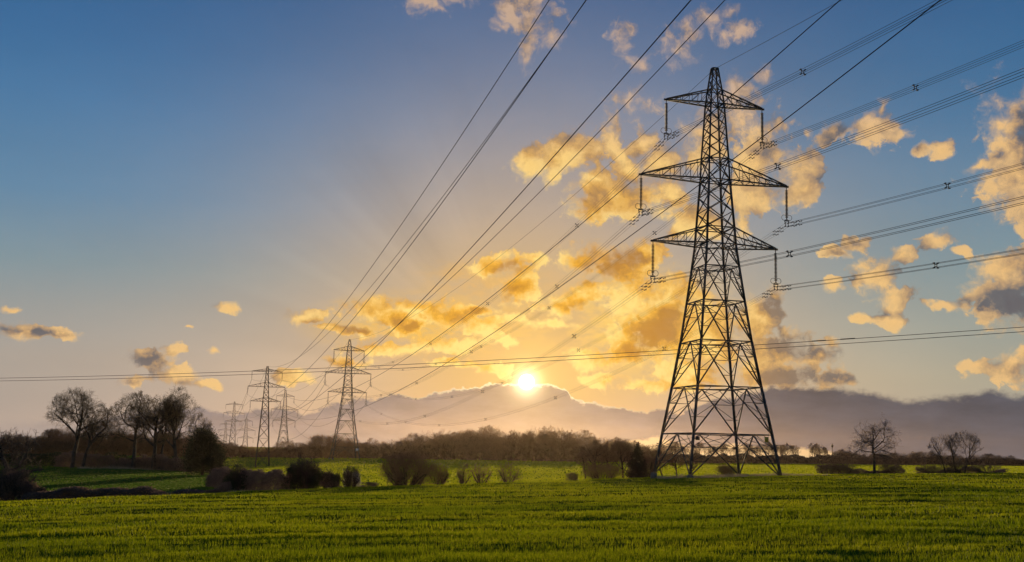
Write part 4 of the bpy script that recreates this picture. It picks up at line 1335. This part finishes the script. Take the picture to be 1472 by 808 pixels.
def woodland(name, prof, depth, rows, step, label, mat, seed):
    rng = np.random.default_rng(seed)
    VV, FF, AA, n = [], [], [], 0
    tx = [p[0] for p in prof]; ty = [p[1] for p in prof]
    for r_ in range(rows):
        px = tx[0] + rng.uniform(0, step)
        while px < tx[-1]:
            Y = np.interp(px, [0, 300, 376, 500, 736, 960, 1200, 1472], depth) + r_ * 16 + rng.uniform(-6, 6)
            g_ = spot(px, Y)
            topz = at(px, np.interp(px, tx, ty), Y)[2]
            h = (topz - g_[2]) * rng.uniform(.62, 1.08)
            if h > 1.5:
                v, f = protos[rng.integers(len(protos))]
                a = rng.uniform(0, 6.28); R2 = np.array([[math.cos(a), -math.sin(a), 0], [math.sin(a), math.cos(a), 0], [0, 0, 1]])
                sx = h * rng.uniform(.80, 1.35)
                VV.append((v * (sx, sx, h)) @ R2.T + g_); FF.append(f + n); n += len(v); AA.append(np.full(len(v), rng.uniform(0, 1)))
            px += step * rng.uniform(.6, 1.4)
    # underwood: a lower ragged mass of twigs
    k = 30000
    pxs = rng.uniform(tx[0], tx[-1], k); Y = np.interp(pxs, [0, 300, 376, 500, 736, 960, 1200, 1472], depth) + rng.uniform(-4, 40, k)
    uu = np.array([at(a, 665, 1.0)[0] for a in pxs]); X = uu * Y; Z = terrain(X, Y, False)
    H = np.array([at(a, b, c)[2] for a, b, c in zip(pxs, np.interp(pxs, tx, ty), Y)]) - Z
    P = np.stack([X, Y, Z + np.clip(H, 1, 40) * .50 * rng.uniform(0, 1, k) ** .8], 1)
    a = rng.normal(0, 1, (k, 3)); a[:, 2] += .8; a /= np.linalg.norm(a, axis=1, keepdims=True)
    b = np.cross(a, rng.normal(0, 1, (k, 3))); b /= np.linalg.norm(b, axis=1, keepdims=True)
    s = rng.uniform(.5, 1.5, k)[:, None]
    V = np.stack([P - a * s * .8, P + b * s * .25, P + a * s * .8, P - b * s * .25], 1).reshape(-1, 3)
    VV.append(V); FF.append(np.arange(k * 4).reshape(k, 4) + n); AA.append(np.repeat(.25 + .25 * vnoise(X / 14, Y / 14, seed), 4))
    o = mesh_obj(name, np.concatenate(VV), np.concatenate(FF), mat, attr=np.concatenate(AA))
    return tag(o, label, None, None, 'stuff')


DEP = [520, 560, 615, 510, 480, 500, 700, 720]
woodland('woodland', TOP_PX, DEP, 3, 14.0, 'long bare winter wood on the horizon, reddish below the sun', M_WOOD_RED, 301)
woodland('woodland', TOP_R, DEP, 3, 10.0, 'low dark wood on the horizon on the right', M_WOOD_DARK, 302)
hedge('hedge', [(945, 470), (1060, 480), (1200, 500), (1330, 520)], 3.6, 3.0, 'long dark hedge along the far side of the field under the bright gap', M_BRAMBLE, 26000, .7, 303, var=.2)

# single trees standing against the bright gap
GF = 'bare trees along the far hedge'
far = [(952, 638, 'first'), (968, 634, 'second'), (984, 640, 'third'), (1006, 636, 'fourth'), (1022, 640, 'fifth'), (1040, 637, 'sixth'), (1056, 642, 'seventh'), (1074, 637, 'eighth'), (1090, 640, 'ninth'),
       (1103, 636, 'tenth'), (1118, 639, 'eleventh'), (1131, 637, 'twelfth'), (1143, 640, 'thirteenth'), (1171, 637, 'fourteenth'), (1182, 641, 'fifteenth')]
far_proto = None
rng = np.random.default_rng(77)
for i, (px, ty_, word) in enumerate(far):
    Y = 520 + rng.uniform(-12, 12); g_ = spot(px, Y); h = at(px, ty_, Y)[2] - g_[2]
    if i < 3:
        sk = grow(400 + i, height=10.0, r0=.22, fork=.25, rx=4.2, cz=6.0, rz=4.2, gnarl=.17, counts=(9, 7, 6, 4), twig_r=.028, ang=(32, 62))
        o = empty('bare_tree', (0, 0, 0))
        V, F_ = skin(sk, [0, 1, 2]); mesh_obj('trunk', V, F_, M_BARK, o, True)
        V, F_ = skin(sk, [l for l in sk if l > 2]); mesh_obj('crown', V, F_, M_TWIG_RED, o)
        far_proto = (far_proto or []) + [o]
    else:
        o = copy_tree(far_proto[i % 3])
    o.location = g_; o.rotation_euler = (0, 0, rng.uniform(0, 6)); o.scale = (h / 10 * rng.uniform(.8, 1.05), h / 10, h / 10)
    tag(o, f'{word} from the left of the small bare trees above the long far hedge', 'tree', GF)

# thin mast beyond the far wood
g_ = spot(1197, 640); h = at(1197, 637, 640)[2] - g_[2]
root = empty('radio_mast', g_, 0, 'tiny thin mast rising above the far wood right of the bright gap', 'mast')
m = MB(); m.tube(np.array([[(0, 0, -.3), (0, 0, h)]]), np.array([[.30, .16]]), 6, True); m.build('pole', M_STEEL, root)
m = MB(); m.box((0, 0, h * .86), 1.0, 1.0, 1.5); m.build('antenna_head', M_STEEL, root)

# ------------------------------------------------------------------ evening haze
def build_haze(x0, x1, y0, y1, z0, z1, density):
    m = MB(); m.box(((x0 + x1) / 2, (y0 + y1) / 2, (z0 + z1) / 2), x1 - x0, y1 - y0, z1 - z0)
    mat = bpy.data.materials.new('evening_haze'); mat.use_nodes = True; t = mat.node_tree; t.nodes.clear()
    out = t.nodes.new('ShaderNodeOutputMaterial'); v = t.nodes.new('ShaderNodeVolumePrincipled')
    v.inputs['Color'].default_value = (.88, .64, .42, 1); v.inputs['Density'].default_value = density; v.inputs['Anisotropy'].default_value = .80
    t.links.new(v.outputs[0], out.inputs['Volume'])
    o = m.build('haze', mat)
    tag(o, 'thin evening haze lying over the fields and woods', None, None, 'stuff')


_zs = [v.co.z for v in bpy.data.objects['field'].data.vertices]
build_haze(-3050, 3050, -460, 3460, min(_zs) - 1.0, 66.0, .000018)
